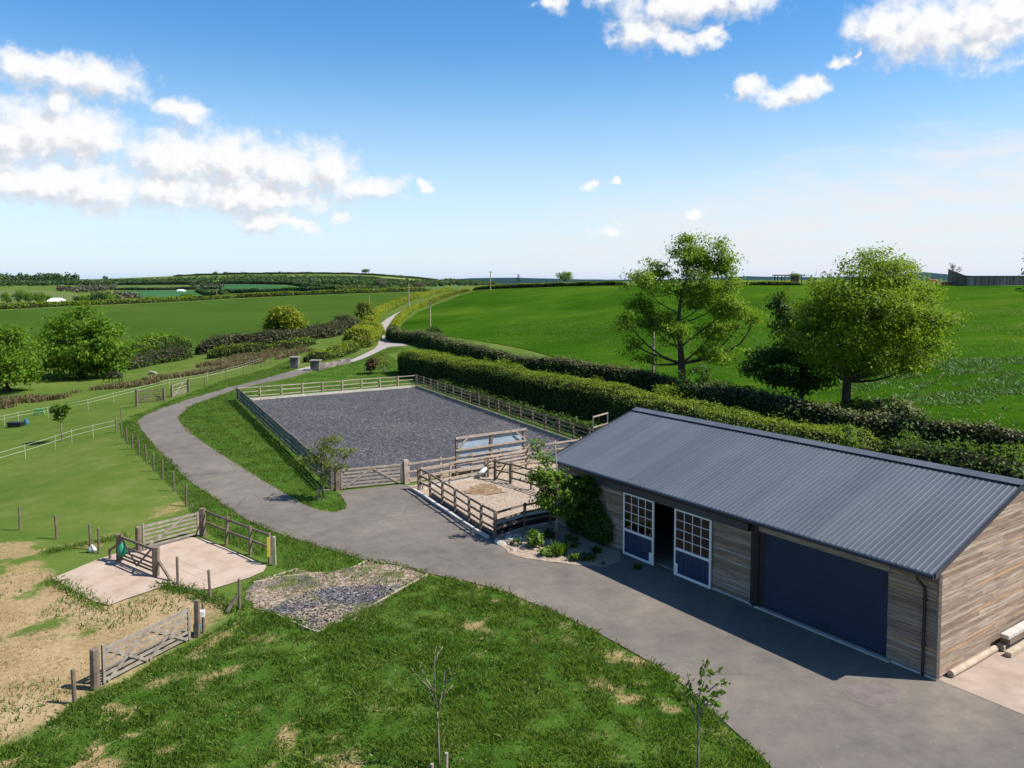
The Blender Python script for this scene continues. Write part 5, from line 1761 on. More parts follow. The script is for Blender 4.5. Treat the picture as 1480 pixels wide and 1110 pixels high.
# hedges
def hedge(name, label, line, w, h, top, side, dens=34, size=.17, step=1.2, rough=.32, group=None, core=True, seed=1, topfrac=.30, taper=.75, cat='hedge', jag=.12):
    """line: world points along the hedge's middle; leaves over a lumpy core"""
    r = np.random.default_rng(seed)
    Pn = resample([tuple(p) for p in line], step)
    Pn[:, 2] = hgt(Pn[:, 0], Pn[:, 1])
    tg = np.gradient(Pn[:, :2], axis=0); tg /= np.linalg.norm(tg, axis=1, keepdims=True)
    nr = np.stack([tg[:, 1], -tg[:, 0]], 1)
    k = len(Pn)
    root = empty(name, Pn[0], label, cat, group)
    hs_ = h * (1 + rough * 1.2 * (fbm(np.arange(k) * step * .16, np.full(k, seed * 3.1), seed, 4) - .5) * 2 * .8)
    ws_ = w * (1 + rough * (fbm(np.arange(k) * step * .2, np.full(k, seed * 5.7), seed + 5, 3) - .5) * 2)
    ends = np.minimum(np.arange(k), np.arange(k)[::-1]) * step / (w * .7)
    ends = np.sqrt(np.clip(ends, .06, 1)); hs_ = hs_ * (.35 + .65 * ends); ws_ = ws_ * ends
    # cross-section
    sec = [(-.5, -.1), (-.52, .35), (-.5 * taper - .04, .86), (-.36 * taper, .99), (.0, 1.0), (.36 * taper, .99), (.5 * taper + .04, .86), (.52, .35), (.5, -.1)]
    ns = len(sec)
    V = np.zeros((k, ns, 3))
    for j, (a, b) in enumerate(sec):
        jit = 1 + .18 * (fbm(np.arange(k) * step * .5, np.full(k, j * 7.3), seed + 9, 3) - .5) * 2
        V[:, j, :2] = Pn[:, :2] + nr * (ws_ * a * jit)[:, None]
        V[:, j, 2] = Pn[:, 2] + hs_ * b * (1 + .10 * (fbm(np.arange(k) * step * .6, np.full(k, j * 3.3), seed + 2, 3) - .5) * 2)
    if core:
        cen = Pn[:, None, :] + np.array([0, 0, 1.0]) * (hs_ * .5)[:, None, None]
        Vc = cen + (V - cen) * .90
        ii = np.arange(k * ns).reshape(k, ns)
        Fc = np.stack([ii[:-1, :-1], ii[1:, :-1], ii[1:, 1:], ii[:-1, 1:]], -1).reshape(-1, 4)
        me = bpy.data.meshes.new('dark_core')
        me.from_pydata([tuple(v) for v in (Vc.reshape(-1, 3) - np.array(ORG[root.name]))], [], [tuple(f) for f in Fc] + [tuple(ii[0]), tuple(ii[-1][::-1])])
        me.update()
        link_mesh('dark_core', me, HCORE, root)  # solid near-black filler inside the leaves, keeps the hedge opaque
    # leaves
    A = V[:-1, :-1]; B = V[1:, :-1]; C = V[1:, 1:]; D = V[:-1, 1:]
    area = .5 * (np.linalg.norm(np.cross(B - A, D - A), axis=-1) + np.linalg.norm(np.cross(B - C, D - C), axis=-1))
    cnt = r.poisson(area * dens)
    I = np.repeat(np.arange(cnt.size), cnt.ravel())
    u = r.random((len(I), 1)); v = r.random((len(I), 1))
    f = lambda M_: M_.reshape(-1, 3)[I]
    Pp = (f(A) * (1 - u) + f(B) * u) * (1 - v) + (f(D) * (1 - u) + f(C) * u) * v
    nm = unit(np.cross(f(C) - f(A), f(D) - f(B)))
    nm = np.where((nm * (Pp - (Pn[np.clip(I // (ns - 1), 0, k - 1)] + np.array([0, 0, h * .45])))).sum(1, keepdims=True) < 0, -nm, nm)
    lump = fbm(Pp[:, 0] * .9 + Pp[:, 2] * .5, Pp[:, 1] * .9 + Pp[:, 2] * .7, seed + 3, 3)
    Pp = Pp + nm * ((lump - .5)[:, None] * jag * 2.2 + r.normal(size=(len(I), 1)) * jag * .6)
    shoot = (nm[:, 2] > .45) * np.clip(fbm(Pp[:, 0] * .8, Pp[:, 1] * .8, seed + 21, 4) - .52, 0, 1) * 2.6 * r.random(len(I)) ** 2
    Pp[:, 2] += shoot * h * .35
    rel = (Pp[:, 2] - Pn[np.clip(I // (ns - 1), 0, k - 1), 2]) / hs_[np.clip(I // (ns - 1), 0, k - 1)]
    istop = rel + r.normal(size=len(I)) * .06 > 1 - topfrac + (lump - .5) * .35  # fresh growth on top; its sunlit tone and the sides' shade are coloured in too
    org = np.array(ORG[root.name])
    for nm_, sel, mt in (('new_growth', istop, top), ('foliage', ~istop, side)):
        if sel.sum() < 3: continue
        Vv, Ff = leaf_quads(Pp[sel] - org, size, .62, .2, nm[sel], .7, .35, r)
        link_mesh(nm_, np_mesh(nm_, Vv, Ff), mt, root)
    return root


def off(line, d):
    P = np.array([tuple(p)[:2] for p in line], float)
    t = np.gradient(P, axis=0); t /= np.linalg.norm(t, axis=1, keepdims=True)
    Q = P + np.stack([t[:, 1], -t[:, 0]], 1) * d
    return [(x, y, 0) for x, y in Q]


H1 = [(-14.0, 102.2), (-11.6, 99.0), (-6.6, 91.0), (2.0, 77.0), (9.6, 63.5), (16.0, 52.6), (19.6, 46.8), (21.6, 43.6)]
H1 = [(p[0] - .45, p[1] - .25) for p in H1]
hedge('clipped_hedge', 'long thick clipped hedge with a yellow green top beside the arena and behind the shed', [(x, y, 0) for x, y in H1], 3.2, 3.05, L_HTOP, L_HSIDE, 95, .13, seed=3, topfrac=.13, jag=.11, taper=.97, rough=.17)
h2a = hp([(557, 489), (566, 495), (590, 498), (645, 503)])
H2 = [tuple(h2a[0]), tuple(h2a[1]), (-17.5, 139), (-12.3, 125), (-4.0, 108.5), (4.5, 96.0), (13.0, 84.5), (17.2, 74.5), (21.6, 61.5), (24.6, 56.5), (28.2, 53.2), (32.0, 48.5), (40, 42), (54, 30)]
hedge('flailed_hedge', 'dark lane hedge with a brown flailed top along the foot of the bright field', off(H2, -1.2), 2.4, 2.15, L_HBROWN, L_HSIDE, 44, .19, seed=4, topfrac=.22, jag=.2)
hedge('lane_hedge', 'yellow green hedge on the left of the winding lane', hp([(531, 474), (539, 463), (550, 453), (566, 445.5), (584, 438), (601, 432.5), (618, 428), (638, 423), (653, 420.5)]), 3.0, 2.4, L_YEL, L_HTOP, 14, .42, 3, seed=5, topfrac=.5)
hedge('lane_hedge', 'thin yellow green hedge with stakes between the lane and the bright field', hp([(568, 480), (576, 467), (585, 457), (601, 447.5), (617, 440.5), (639, 432), (663, 424.5), (679, 421)]), 1.5, 1.6, L_YEL, L_HTOP, 14, .4, 3, seed=6, topfrac=.5)
hedge('clipped_bushes', 'row of rounded clipped bushes where the drive joins the lane', hp([(513, 505), (523, 499), (532, 490), (538, 482)]), 4.6, 3.0, L_YEL, L_SPARSE, 30, .26, 1.0, seed=7, rough=.5, topfrac=.55, cat='bushes')
hedge('rough_hedge', 'low scrubby green growth along the lane bank beyond the pillars', hp([(440, 524), (462, 521), (480, 517), (500, 511), (512, 506)]), 3.0, 1.5, L_HTOP, L_HSIDE, 26, .24, 1.0, seed=8, rough=.6, topfrac=.45, jag=.3)
hedge('bramble_hedge', 'brown bramble hedge below the far left field', hp([(285, 513), (330, 506), (390, 500), (440, 492), (480, 484), (515, 473)]), 5.0, 2.6, L_BRAM, L_BRAM, 17, .36, 2, seed=9, rough=.5, jag=.4)
hedge('bramble_hedge', 'greener scrub in front of the brown bramble hedge', hp([(300, 519), (360, 511), (420, 504), (455, 497)]), 3.0, 1.5, L_HTOP, L_HSIDE, 20, .3, 2, seed=10, rough=.6, jag=.35)
hedge('bramble_hedge', 'low dark bramble thicket right of the leafy paddock trees', hp([(160, 537), (195, 531), (235, 523.5), (275, 515.5)]), 4.0, 1.7, L_BRAM, L_HSIDE, 20, .3, 1.8, seed=11, rough=.7, jag=.4)
hedge('rough_hedge', 'dark green hedge between the broad tree and the brown bramble hedge', hp([(185, 522), (215, 514), (250, 507), (275, 503)]), 5, 3.2, L_MID, L_HSIDE, 18, .36, 2, seed=12, rough=.6, jag=.4)
hedge('field_hedge', 'long dark hedge along the far side of the left field', hp([(-120, 452), (0, 447.5), (110, 442), (200, 438.5), (340, 431), (430, 427), (500, 424.5), (560, 422.5), (620, 421)]), 3.5, 2.2, L_HTOP, L_HSIDE, 6, .7, 5, seed=13, rough=.4, topfrac=.45)
hedge('field_hedge', 'dark hedge on the skyline along the crest of the bright field', hp([(684, 420), (700, 418), (750, 416), (800, 414.2), (860, 413), (905, 412.5)]), 2.2, 1.35, L_HTOP, L_HSIDE, 11, .42, 3, seed=14, rough=.3, topfrac=.3)
hedge('field_hedge', 'low dark hedge on the crest between the two big trees', hp([(1045, 412), (1085, 412), (1120, 412.3), (1160, 412.5)]), 2.0, .9, L_HTOP, L_HSIDE, 14, .35, 2.5, seed=15, rough=.4)

hedge('rough_hedge', 'low dark weedy growth, added to darken the shaded strip between the arena fence and the clipped hedge', [(-8.6, 88.5, 0), (-3.0, 77.5, 0), (2.4, 67.5, 0), (6.6, 59.0, 0), (9.2, 54.5, 0)], 1.9, .75, L_HSIDE, L_DARK, 46, .17, 1.0, seed=16, rough=.7, jag=.3)  # dark weeds whose leaf tone also stands for the shade of the hedge
hedge('rough_hedge', 'dark uneven shrubs behind the right half of the shed roof', [(20.9, 45.2, 0), (23.0, 41.6, 0), (26.5, 36.0, 0), (31.5, 28.0, 0), (37.5, 17, 0)], 2.6, 2.9, L_HSIDE, L_DARK, 60, .17, 1.0, seed=17, rough=.7, jag=.3)
# rushes and bracken: a mass nobody could count
RP = hp([(-60, 594), (0, 580), (60, 571), (120, 566), (180, 557), (230, 546), (290, 529), (340, 517), (385, 509), (440, 502), (460, 506), (400, 520), (330, 534), (270, 547), (210, 557), (140, 568), (70, 580), (0, 592), (-60, 608)])[:, :2]
pts = rand_in_poly(RP, 20)
k = fbm(pts[:, 0] * .2, pts[:, 1] * .28, 41, 4) > .53
pts = pts[k]
Pz = np.column_stack([pts, hgt(pts[:, 0], pts[:, 1])])
I = np.repeat(np.arange(len(Pz)), 5)
Pz = Pz[I] + np.column_stack([rng.normal(size=(len(I), 2)) * .22, np.zeros(len(I))])
V, F = blades(Pz, .55, .12, .5)
o = link_mesh('rushes', np_mesh('rushes', V, F), L_RUSH); tag(o, 'brown dry rushes in a band across the paddock', 'rushes', kind='stuff')

# grass
def grass(name, polys, dens, h, w, mat, label, dry_keep=None, far=0):
    allp = []
    for poly, d in zip(polys, dens):
        p = rand_in_poly(poly, d)
        allp.append(p)
    p = np.vstack(allp)
    clump = fbm(p[:, 0] * 1.6, p[:, 1] * 1.6, 51, 4)
    keep = rng.random(len(p)) < np.clip((clump - .15) * 2.8, .25, 1)
    pd = attr_at(PATCH, p[:, 0], p[:, 1])
    keep &= rng.random(len(p)) > pd * .93
    keep &= ~inside(GRAV[:, :2], p[:, 0], p[:, 1])
    p = p[keep]; clump = clump[keep]
    hh = h * np.clip(.55 + (clump - .3) * 2.0, .4, 1.7)
    P3 = np.column_stack([p, hgt(p[:, 0], p[:, 1])])
    V, F = blades(P3, hh, w, .75)
    o = link_mesh(name, np_mesh(name, V, F), mat)
    return tag(o, label, 'grass', kind='stuff')


near_l = LAWN
vis = np.array([[-17, 17.5], [6.5, 17.5], [7.5, 19], [-4, 37], [-12, 37], [-16, 30]])
lw = [q for q in [LAWN]]
AR = [w2(ac + (p - ac) * .97) for p in (AP1, AP2, AP3, AP4)]
p = rand_in_poly(AR, 38)
V, F = leaf_quads(np.column_stack([p, hgt(p[:, 0], p[:, 1]) + .05]), .065, .6, 0, None, 0, .35)
L_CHIP = leafmat('rubber_chips', [(.1, (.028, .027, .028)), (.5, (.072, .069, .072)), (.75, (.16, .152, .154)), (.98, (.38, .36, .355))], .0, .8)
o = link_mesh('rubber_chips', np_mesh('rubber_chips', V, F), L_CHIP); tag(o, 'loose grey rubber chips covering the arena', 'chips', kind='stuff')
p = np.vstack([rand_in_poly(SLP[:, :2], 130), rand_in_poly(GRAV[:, :2], 14)])
V, F = leaf_quads(np.column_stack([p, hgt(p[:, 0], p[:, 1]) + .05]), .075, .6, .3, None, 0, .4)
o = link_mesh('slate_pieces', np_mesh('slate_pieces', V, F), L_CHIP); tag(o, 'grey slate pieces on the gravel patch beside the drive', 'chippings', kind='stuff')
grass('grass', [LAWN, VERGE, BANK, VERGE2, NORTH, STRIP], [680, 260, 170, 110, 40, 60],   .125, .024, GRASSB, 'rough green grass of the lawn and drive verges')
# straw showing on the worn patches and the bare ground
p = rand_in_poly(LAWN, 160)
pd = attr_at(PATCH, p[:, 0], p[:, 1])
p = p[rng.random(len(p)) < pd * .6 + .03]
q = rand_in_poly(SOIL, 60); q = q[fbm(q[:, 0] * .8, q[:, 1] * .8, 71, 3) > .42]
p = np.vstack([p, q])
p = p[~inside(GRAV[:, :2], p[:, 0], p[:, 1])]
V, F = blades(np.column_stack([p, hgt(p[:, 0], p[:, 1])]), .05, .03, 1.2)
o = link_mesh('dry_grass', np_mesh('dry_grass', V, F), STRAWB); tag(o, 'straw coloured dead grass on worn patches', 'grass', kind='stuff')
# dead grass and grit along the edges of the drive
e = []
for line, sg in ((dl[3:27], 1), (dr[4:19], 1), (dl[3:12], 1)):
    q = resample(np.array(line), .05)
    q = q[rng.random(len(q)) < np.clip(fbm(q[:, 0] * .7, q[:, 1] * .7, 57, 3) * 2 - .6, 0, 1)]
    e.append(q[:, :2] + rng.normal(size=(len(q), 2)) * .13)
p = np.vstack(e)
V, F = blades(np.column_stack([p, hgt(p[:, 0], p[:, 1]) + .02]), .12, .03, .9)
o = link_mesh('dry_grass', np_mesh('dry_grass', V, F), STRAWB); tag(o, 'straw coloured grass creeping over the edges of the drive', 'grass', kind='stuff')
# small weeds in the earth and tufts along the stakes
p = rand_in_poly(SOIL, 60); p = p[fbm(p[:, 0] * .5, p[:, 1] * .5, 77, 4) > .575]
q = rand_in_poly(GRAV[:, :2], 70); p = np.vstack([p, q[(fbm(q[:, 0] * .6, q[:, 1] * .6, 79, 4) > .53) & ~inside(SLP[:, :2], q[:, 0], q[:, 1])]])
g2 = resample(np.vstack([GRAV, GRAV[:1]]), .02)[:, :2]; p = np.vstack([p, g2 + rng.normal(size=g2.shape) * .12])
e = []
for a, b in [((75, 838), (150, 880)), ((230, 845), (292, 860)), ((292, 860), (345, 884)), ((65, 800), (180, 775))]:
    A0, B0_ = hit(*a), hit(*b)
    tt = rng.random((900, 1)); e.append((A0 + (B0_ - A0) * tt)[:, :2] + rng.normal(size=(900, 2)) * .22)
p = np.vstack([p] + e)
V, F = blades(np.column_stack([p, hgt(p[:, 0], p[:, 1])]), .13, .035, .7)
o = link_mesh('weeds', np_mesh('weeds', V, F), GRASSB); tag(o, 'green tufts scattered on the bare earth and round the concrete', 'weeds', kind='stuff')
# longer pale grass streaks lying in the bright field
p = rand_in_poly(hp([(1300, 520), (1480, 515), (1600, 520), (1600, 590), (1400, 600), (1250, 590), (1200, 560), (1260, 540)])[:, :2], 26)
p = p[fbm(p[:, 0] * .3, p[:, 1] * .5, 91, 5) > .52]
V, F = blades(np.column_stack([p, hgt(p[:, 0], p[:, 1]) + .1]), .26, .07, 1.2)
L_PALE = leafmat('pale_grass', [(.1, (.05, .12, .02)), (.9, (.14, .22, .07))], .2)
o = link_mesh('long_grass', np_mesh('long_grass', V, F), L_PALE); tag(o, 'pale flattened long grass in the bright field right of the round tree', 'grass', kind='stuff')

# uneven turf of the bright field, close to the hedge
p = rand_in_poly(np.array([(12, 92), (20, 78), (28, 62), (40, 52), (70, 60), (110, 130), (60, 170), (0, 170), (-8, 125)]), 5)
p = p[inside(RIGHT, p[:, 0], p[:, 1])]
p = p[fbm(p[:, 0] * .12, p[:, 1] * .12, 93, 5) > .46]
V, F = blades(np.column_stack([p, hgt(p[:, 0], p[:, 1]) + .08]), .2, .09, .9)
o = link_mesh('tussocks', np_mesh('tussocks', V, F), GRASSB); tag(o, 'slightly longer green grass tufts across the bright field', 'grass', kind='stuff')
# young trees
b1t = G(467, 723)
lob = [(478, 640, 22, 12, 0), (458, 655, 22, 12, .4), (492, 655, 18, 12, -.4), (445, 668, 16, 9, -.3), (470, 675, 22, 13, .3), (490, 676, 14, 10, .2), (462, 690, 14, 9, -.2), (505, 650, 10, 6, 0), (432, 660, 9, 6, .1)]
tree('young_tree', 'young staked tree on the grass island by the pale arena gate', b1t, pl(b1t, lob), [(0, 0, -.1, .055), (.02, 0, 1.0, .05), (.0, 0, 2.0, .04), (.1, 0, 3.3, .015)], L_SPARSE, 90, 18, .28, .13, 'young planted trees', seed=31, bark=BARKL, twig=.9, shell=.25)
rt = bpy.data.objects['young_tree']
mb = MB(); mb.beam(b1t + Vector((-.28, -.05, .55)), b1t + Vector((.4, -.05, .58)), .06, .07)
mb.beam(b1t + Vector((-.25, 0, -.1)), b1t + Vector((-.25, 0, .7)), .06, .06, up=(1, 0, 0)); mb.build('stake', RAIL, rt)
b2t = G(804, 781)
lob = [(784, 664, 13, 11, .3), (782, 680, 14, 9, -.3), (806, 688, 15, 9, 0), (792, 694, 20, 12, -.5), (824, 700, 14, 8, .4), (845, 698, 14, 8, -.2), (800, 712, 24, 14, .4), (785, 722, 18, 12, -.2), (828, 718, 20, 11, -.3), (808, 735, 22, 10, 0), (777, 644, 9, 8, 0), (833, 738, 12, 7, .2), (770, 690, 10, 8, .2)]
tree('young_tree', 'leafy young tree in the gravel bed against the dark corner of the shed', b2t, pl(b2t, lob), [(0, 0, -.1, .075), (.03, 0, 1.0, .065), (.05, 0, 2.4, .045), (-.05, 0, 4.4, .015)], L_YOUNG, 200, 20, .30, .14, 'young planted trees', seed=32, bark=BARKL, twig=.8, shell=.25)
b3t = G(90, 637)
lob = [(86, 594, 9, 6, 0), (79, 590, 5, 4, .3), (96, 589, 5, 4, -.2), (87, 602, 5, 4, 0)]
tree('young_tree', 'small round headed young tree in the paddock by the double tape', b3t, pl(b3t, lob), [(0, 0, -.1, .06), (-.05, 0, 1.2, .05), (-.15, 0, 2.3, .02)], L_YOUNG, 60, 22, .32, .2, 'young planted trees', seed=33, bark=BARKL, twig=.7)
b4t = G(555, 540)
lob = [(550, 520, 13, 12, 0), (562, 526, 9, 9, .5), (541, 528, 9, 8, -.5), (555, 510, 7, 6, 0)]
tree('young_tree', 'almost bare spreading young tree on the grass beyond the arena', b4t, pl(b4t, lob), [(0, 0, -.1, .09), (0, 0, .8, .07), (0, 0, 2.0, .03)], L_SPARSE, 90, 6, .5, .2, 'young planted trees', seed=34, bark=BARKL, twig=1.0)
b5t = G(536, 541)
lob = [(537, 526, 7, 8, 0), (533, 531, 5, 5, .3), (541, 521, 4, 5, 0)]
tree('bronze_tree', 'small bronze leaved tree on the grass beyond the arena', b5t, pl(b5t, lob), [(0, 0, -.1, .06), (0, 0, 1.0, .04), (0, 0, 2.0, .02)], L_BRONZE, 70, 18, .35, .22, 'young planted trees', seed=35, twig=.8)
for i, (px, py, top, lab) in enumerate([(1310, 664, 612, 'spindly young tree rising behind the middle of the shed roof'), (1226, 645, 610, 'short twiggy sapling behind the shed roof beneath the round tree'), (1462, 676, 640, 'bushy sapling behind the shed roof at the right edge')]):
    Yb = 45 - i * 2 if i != 2 else 40
    p = Vector(at(px, py, Yb)); p.z = float(hgt(p.x, p.y))
    zt = float(at(px, top, Yb)[2])
    w_ = (.45, .4, .95)[i]
    lob = [(0, 0, zt - p.z - .4, w_ * .6, w_ * .6, .4), (.1, 0, zt - p.z - 1.0, w_, w_, .5), (-.1, 0, zt - p.z - 1.6, w_, w_, .5)]
    tree('sapling', lab, p, lob, [(0, 0, -.1, .05), (0, 0, 1.5, .04), (0, 0, zt - p.z - .2, .012)], L_YOUNG, 46 if i < 2 else 130, 12, .28, .15, 'saplings behind the shed', seed=40 + i, bark=BARKL, twig=1.0)


# saplings on the lawn, built twig by twig
def lawn_sapling(name, label, base, stem, twigs, leaf, size, per, seed, stakes=()):
    rr = random.Random(seed); r = np.random.default_rng(seed)
    base = Vector(base)
    root = empty(name, base, label, 'sapling')
    Yp = base.y
    W_ = lambda px, py, dy=0: Vector(at(px, py, Yp + dy))
    mb = MB()
    st = [W_(*s) for s in stem]; st[0] = base - Vector((0, 0, .1))
    kk = len(st)
    mb.tube(st, [.026 * (1 - i / kk) + .008 for i in range(kk)], 7)
    tips = []
    for tw in twigs:
        p = [W_(px, py, rr.uniform(-.15, .15) * i) for i, (px, py) in enumerate(tw)]
        mb.tube(p, [.013 * (1 - i / len(p)) + .004 for i in range(len(p))], 5)
        tips.append(p)
    mb.build('trunk', BARKL, root, smooth=True)
    C = []
    for p in tips + [st[-3:]]:
        m = per
        for j in range(m):
            t = rr.random() ** .6 * (len(p) - 1.001); i = int(t)
            C.append(tuple(p[i].lerp(p[i + 1], t - i) + Vector((rr.gauss(0, .04), rr.gauss(0, .04), rr.gauss(0, .03)))))
    C = np.array(C) - np.array(base)
    V, F = leaf_quads(C, size, .6, .1, None, 0, .3, r)
    link_mesh('crown', np_mesh('crown', V, F), leaf, root)
    for k_, (px, py, top) in enumerate(stakes):
        q = G(px, py); h = float(at(px, top, q.y)[2]) - q.z
        tag(MB().tube([q + Vector((0, 0, -.1)), q + Vector((.01, 0, h))], [.04, .042], 10).build('stake', RAIL, None, q), ['stout pale stake right of the bare lawn sapling', 'short brown stake left of the bare lawn sapling'][k_], 'stake', 'stakes by the lawn sapling')
    return root


lawn_sapling('sapling', 'thin nearly bare sapling on the near lawn between two stakes', G(634, 1112),
             [(634, 1112), (634, 1080), (633, 1045), (632, 1028)],
             [[(632, 1028), (629, 1000), (628, 965), (629, 940), (632, 930)], [(632, 1028), (637, 1012), (641, 990), (643, 970)], [(629, 1000), (621, 995), (611, 985), (600, 973), (595, 966)], [(629, 1000), (618, 985), (610, 968), (606, 955)], [(637, 1012), (645, 1000), (655, 990)], [(641, 990), (652, 982), (662, 972), (663, 960)], [(633, 1025), (625, 1005), (619, 998), (612, 1000)], [(629, 960), (633, 945), (640, 935)], [(643, 975), (650, 965), (651, 975)]],
             L_SPARSE, .065, 10, 3, [(645, 1118, 1088), (624, 1121, 1104)])
lawn_sapling('sapling', 'slender sapling with separate dark leaf clusters on the lawn by the tarmac', G(1008, 1128),
             [(1008, 1128), (1009, 1080), (1009, 1045), (1010, 1030), (1012, 1000), (1013, 980)],
             [[(1010, 1035), (1017, 1022), (1019, 1005), (1023, 985)], [(1017, 1022), (1026, 1012), (1034, 1004), (1040, 1002)], [(1012, 1000), (1020, 980), (1030, 974), (1041, 968)], [(1023, 1000), (1034, 990), (1046, 986), (1051, 990)], [(1002, 1030), (999, 1010), (999, 1000)], [(1009, 1050), (1020, 1062), (1028, 1052), (1031, 1048)], [(1017, 1020), (1030, 1018), (1036, 1016)], [(1009, 1045), (990, 1005), (975, 985), (969, 975)], [(975, 988), (977, 982), (980, 978)], [(1013, 985), (1014, 970), (1021, 952)], [(1005, 1010), (996, 990), (994, 968)], [(1028, 1052), (1042, 1040), (1050, 1034)]],
             L_YOUNG, .16, 8, 5)

# ---- planting in the gravel bed
def shrub(label, p, w, h, leaf, n_, size, seed, spiky=False, name='garden_plant', group='plants in the gravel bed'):
    r = np.random.default_rng(seed)
    p = Vector(p)
    if spiky:
        P3 = np.zeros((n_, 3)); P3[:, :2] = r.normal(size=(n_, 2)) * w * .12
        V, F = blades(P3, h * .75, .03, .38, r)
    else:
        V, F, _ = crown([(0, 0, h * .5, w * .5, w * .5, h * .5)], n_ // 12, 12, w * .22, size, r, shell=.35)
    o = link_mesh(name, np_mesh(name, V, F), leaf, None, p)
    return tag(o, label, 'plant', group)


for i, a in enumerate([
    ('large bright green leafy plant between the rockery stones and the young tree', 772, 792, .85, .75, L_YOUNG, 420, .14, False),
    ('small bright green rounded plant at the tarmac edge of the bed', 789, 804, .6, .45, L_YOUNG, 240, .12, False),
    ('spiky pale green clump in the middle of the gravel bed', 808, 803, .9, .65, L_YOUNG, 380, .12, True),
    ('small low green plant right of the spiky clump', 829, 811, .5, .35, L_YOUNG, 200, .11, False),
    ('dark low shrub behind the spiky clump', 824, 791, .8, .6, L_DARK, 300, .12, False),
    ('dark flat plant in the shade near the shed doors', 851, 810, .7, .3, L_DARK, 220, .11, False),
    ('dark tufty plant nearest the ivy', 862, 800, .6, .4, L_DARK, 200, .11, True),
    ('dark plant beside the foot of the young tree', 795, 778, .7, .5, L_DARK, 240, .12, False),
    ('sparse low plant on the gravel nearest the tarmac shade', 872, 817, .5, .18, L_DARK, 60, .09, True),
    ('dark weedy plant among the rockery stones', 745, 790, .55, .35, L_DARK, 200, .1, False),
    ('low dark tuft at the foot of the left shed door', 921, 823, .6, .3, L_DARK, 140, .1, True)]):
    shrub(a[0], G(a[1], a[2]), a[3], a[4], a[5], a[6], a[7], 60 + i, a[8])
labs = ['broad flat pale stone at the corral corner of the rockery', 'largest pale stone in the middle of the rockery', 'pale stone below the solid corral boards', 'small pale stone nearest the tarmac in the rockery', 'rounded stone beside the dark weedy plant', 'pale stone at the right end of the rockery', 'low stone against the first corral post of the rockery', 'upright pale stone under the corral boards']
for i, (px, py, s_) in enumerate([(724, 787, .27), (738, 784, .33), (735, 778, .26), (742, 796, .17), (752, 791, .2), (760, 781, .22), (719, 783, .18), (748, 777, .26)]):
    p = G(px, py); r = random.Random(i)
    bm = bmesh.new(); bmesh.ops.create_icosphere(bm, subdivisions=2, radius=s_)
    for v in bm.verts:
        k = 1 + r.uniform(-.16, .16)
        v.co = Vector((v.co.x * k * 1.1, v.co.y * k * .8, v.co.z * k * .55))
    me = bpy.data.meshes.new('stone'); bm.to_mesh(me); bm.free()
    o = link_mesh('stone', me, ROCK, None, p + Vector((0, 0, s_ * .18)))
    o.rotation_euler = (0, 0, r.uniform(0, 3)); tag(o, labs[i], 'stone', 'rockery stones')
# climber on the corner of the shed
lob = [(s, -.2, z, rs, .22, rz) for s, z, rs, rz in ((15.4, 1.2, .8, 1.2), (16.0, 1.9, .9, 1.1), (14.7, .8, .6, .8), (16.9, 1.2, .9, 1.2), (15.6, 2.5, .7, .5), (16.6, 2.4, .6, .5), (15.5, .5, 1.2, .5))]
r = np.random.default_rng(9)
V, F, _ = crown([(0, 0, 0, 1, 1, 1)], 1, 3, 1, .1, r)
C, O = blob_points([(l[0], l[1], l[2], l[3], l[4], l[5]) for l in lob], 5200, .3, r)
C[:, 1] = np.minimum(C[:, 1], -.05)
C[:, 2] = np.clip(C[:, 2], .03, 3.1)
Wp = np.array(SA)[None] * C[:, :1] + np.array(SB)[None] * C[:, 1:2] + np.array([0, 0, 1.0])[None] * C[:, 2:3]
cl = empty('climbing_ivy', S(15.5, -.2), 'dense dark ivy climbing the shed wall left of the blue doors', 'ivy')
base_off = np.array(SC - ORG[cl.name])
V, F = leaf_quads(Wp + base_off, .16, .7, .1, np.repeat(-np.array(SB)[None], len(Wp), 0), .8, .3, r)
link_mesh('foliage', np_mesh('foliage', V, F), L_DARK, cl)
mb = MB()
for s in (14.8, 15.3, 15.9, 16.6):
    mb.tube([S(s, -.2, -.05), S(s + .1, -.12, .8), S(s - .1, -.1, 1.7), S(s + .15, -.1, 2.6)], [.03, .025, .02, .01], 5)
mb.build('stem', BARK, cl)
# scrub at the foot of the tall tree
for i, (px, py, w_, h_, lf, lab) in enumerate([(965, 575, 2.6, 2.0, L_HTOP, 'bright green bush in the hedge by the grey pole'), (1004, 588, 3.8, 3.9, L_DARK, 'dark ivy thicket around the foot of the tall open tree'), (1030, 578, 3.0, 2.2, L_HBROWN, 'pale twiggy bush right of the tall open tree'), (1290, 622, 4.0, 1.6, L_HBROWN, 'pale twiggy hedge bush below the round tree'), (1240, 616, 3.4, 1.4, L_HTOP, 'low green bush in front of the round tree trunk'), (627, 489, 2.8, 3.0, L_DARK, 'dark ivy bush round the foot of the lane pole'), (712, 421, 2.4, 2.8, L_DARK, 'dark ivy bush at the foot of the skyline pole')]):
    p = Vector(at(px, py, {0: 76, 1: 76, 2: 76, 3: 64, 4: 65.5, 5: 142, 6: 318}[i])); p.z = float(hgt(p.x, p.y))
    V, F, _ = crown([(0, 0, h_ * .5, w_ * .5, w_ * .5, h_ * .5), (w_ * .3, 0, h_ * .3, w_ * .4, w_ * .4, h_ * .35)], 110, 22, .5, .22, np.random.default_rng(80 + i))
    tag(link_mesh('bush', np_mesh('bush', V, F), lf, None, p), lab, 'bush')
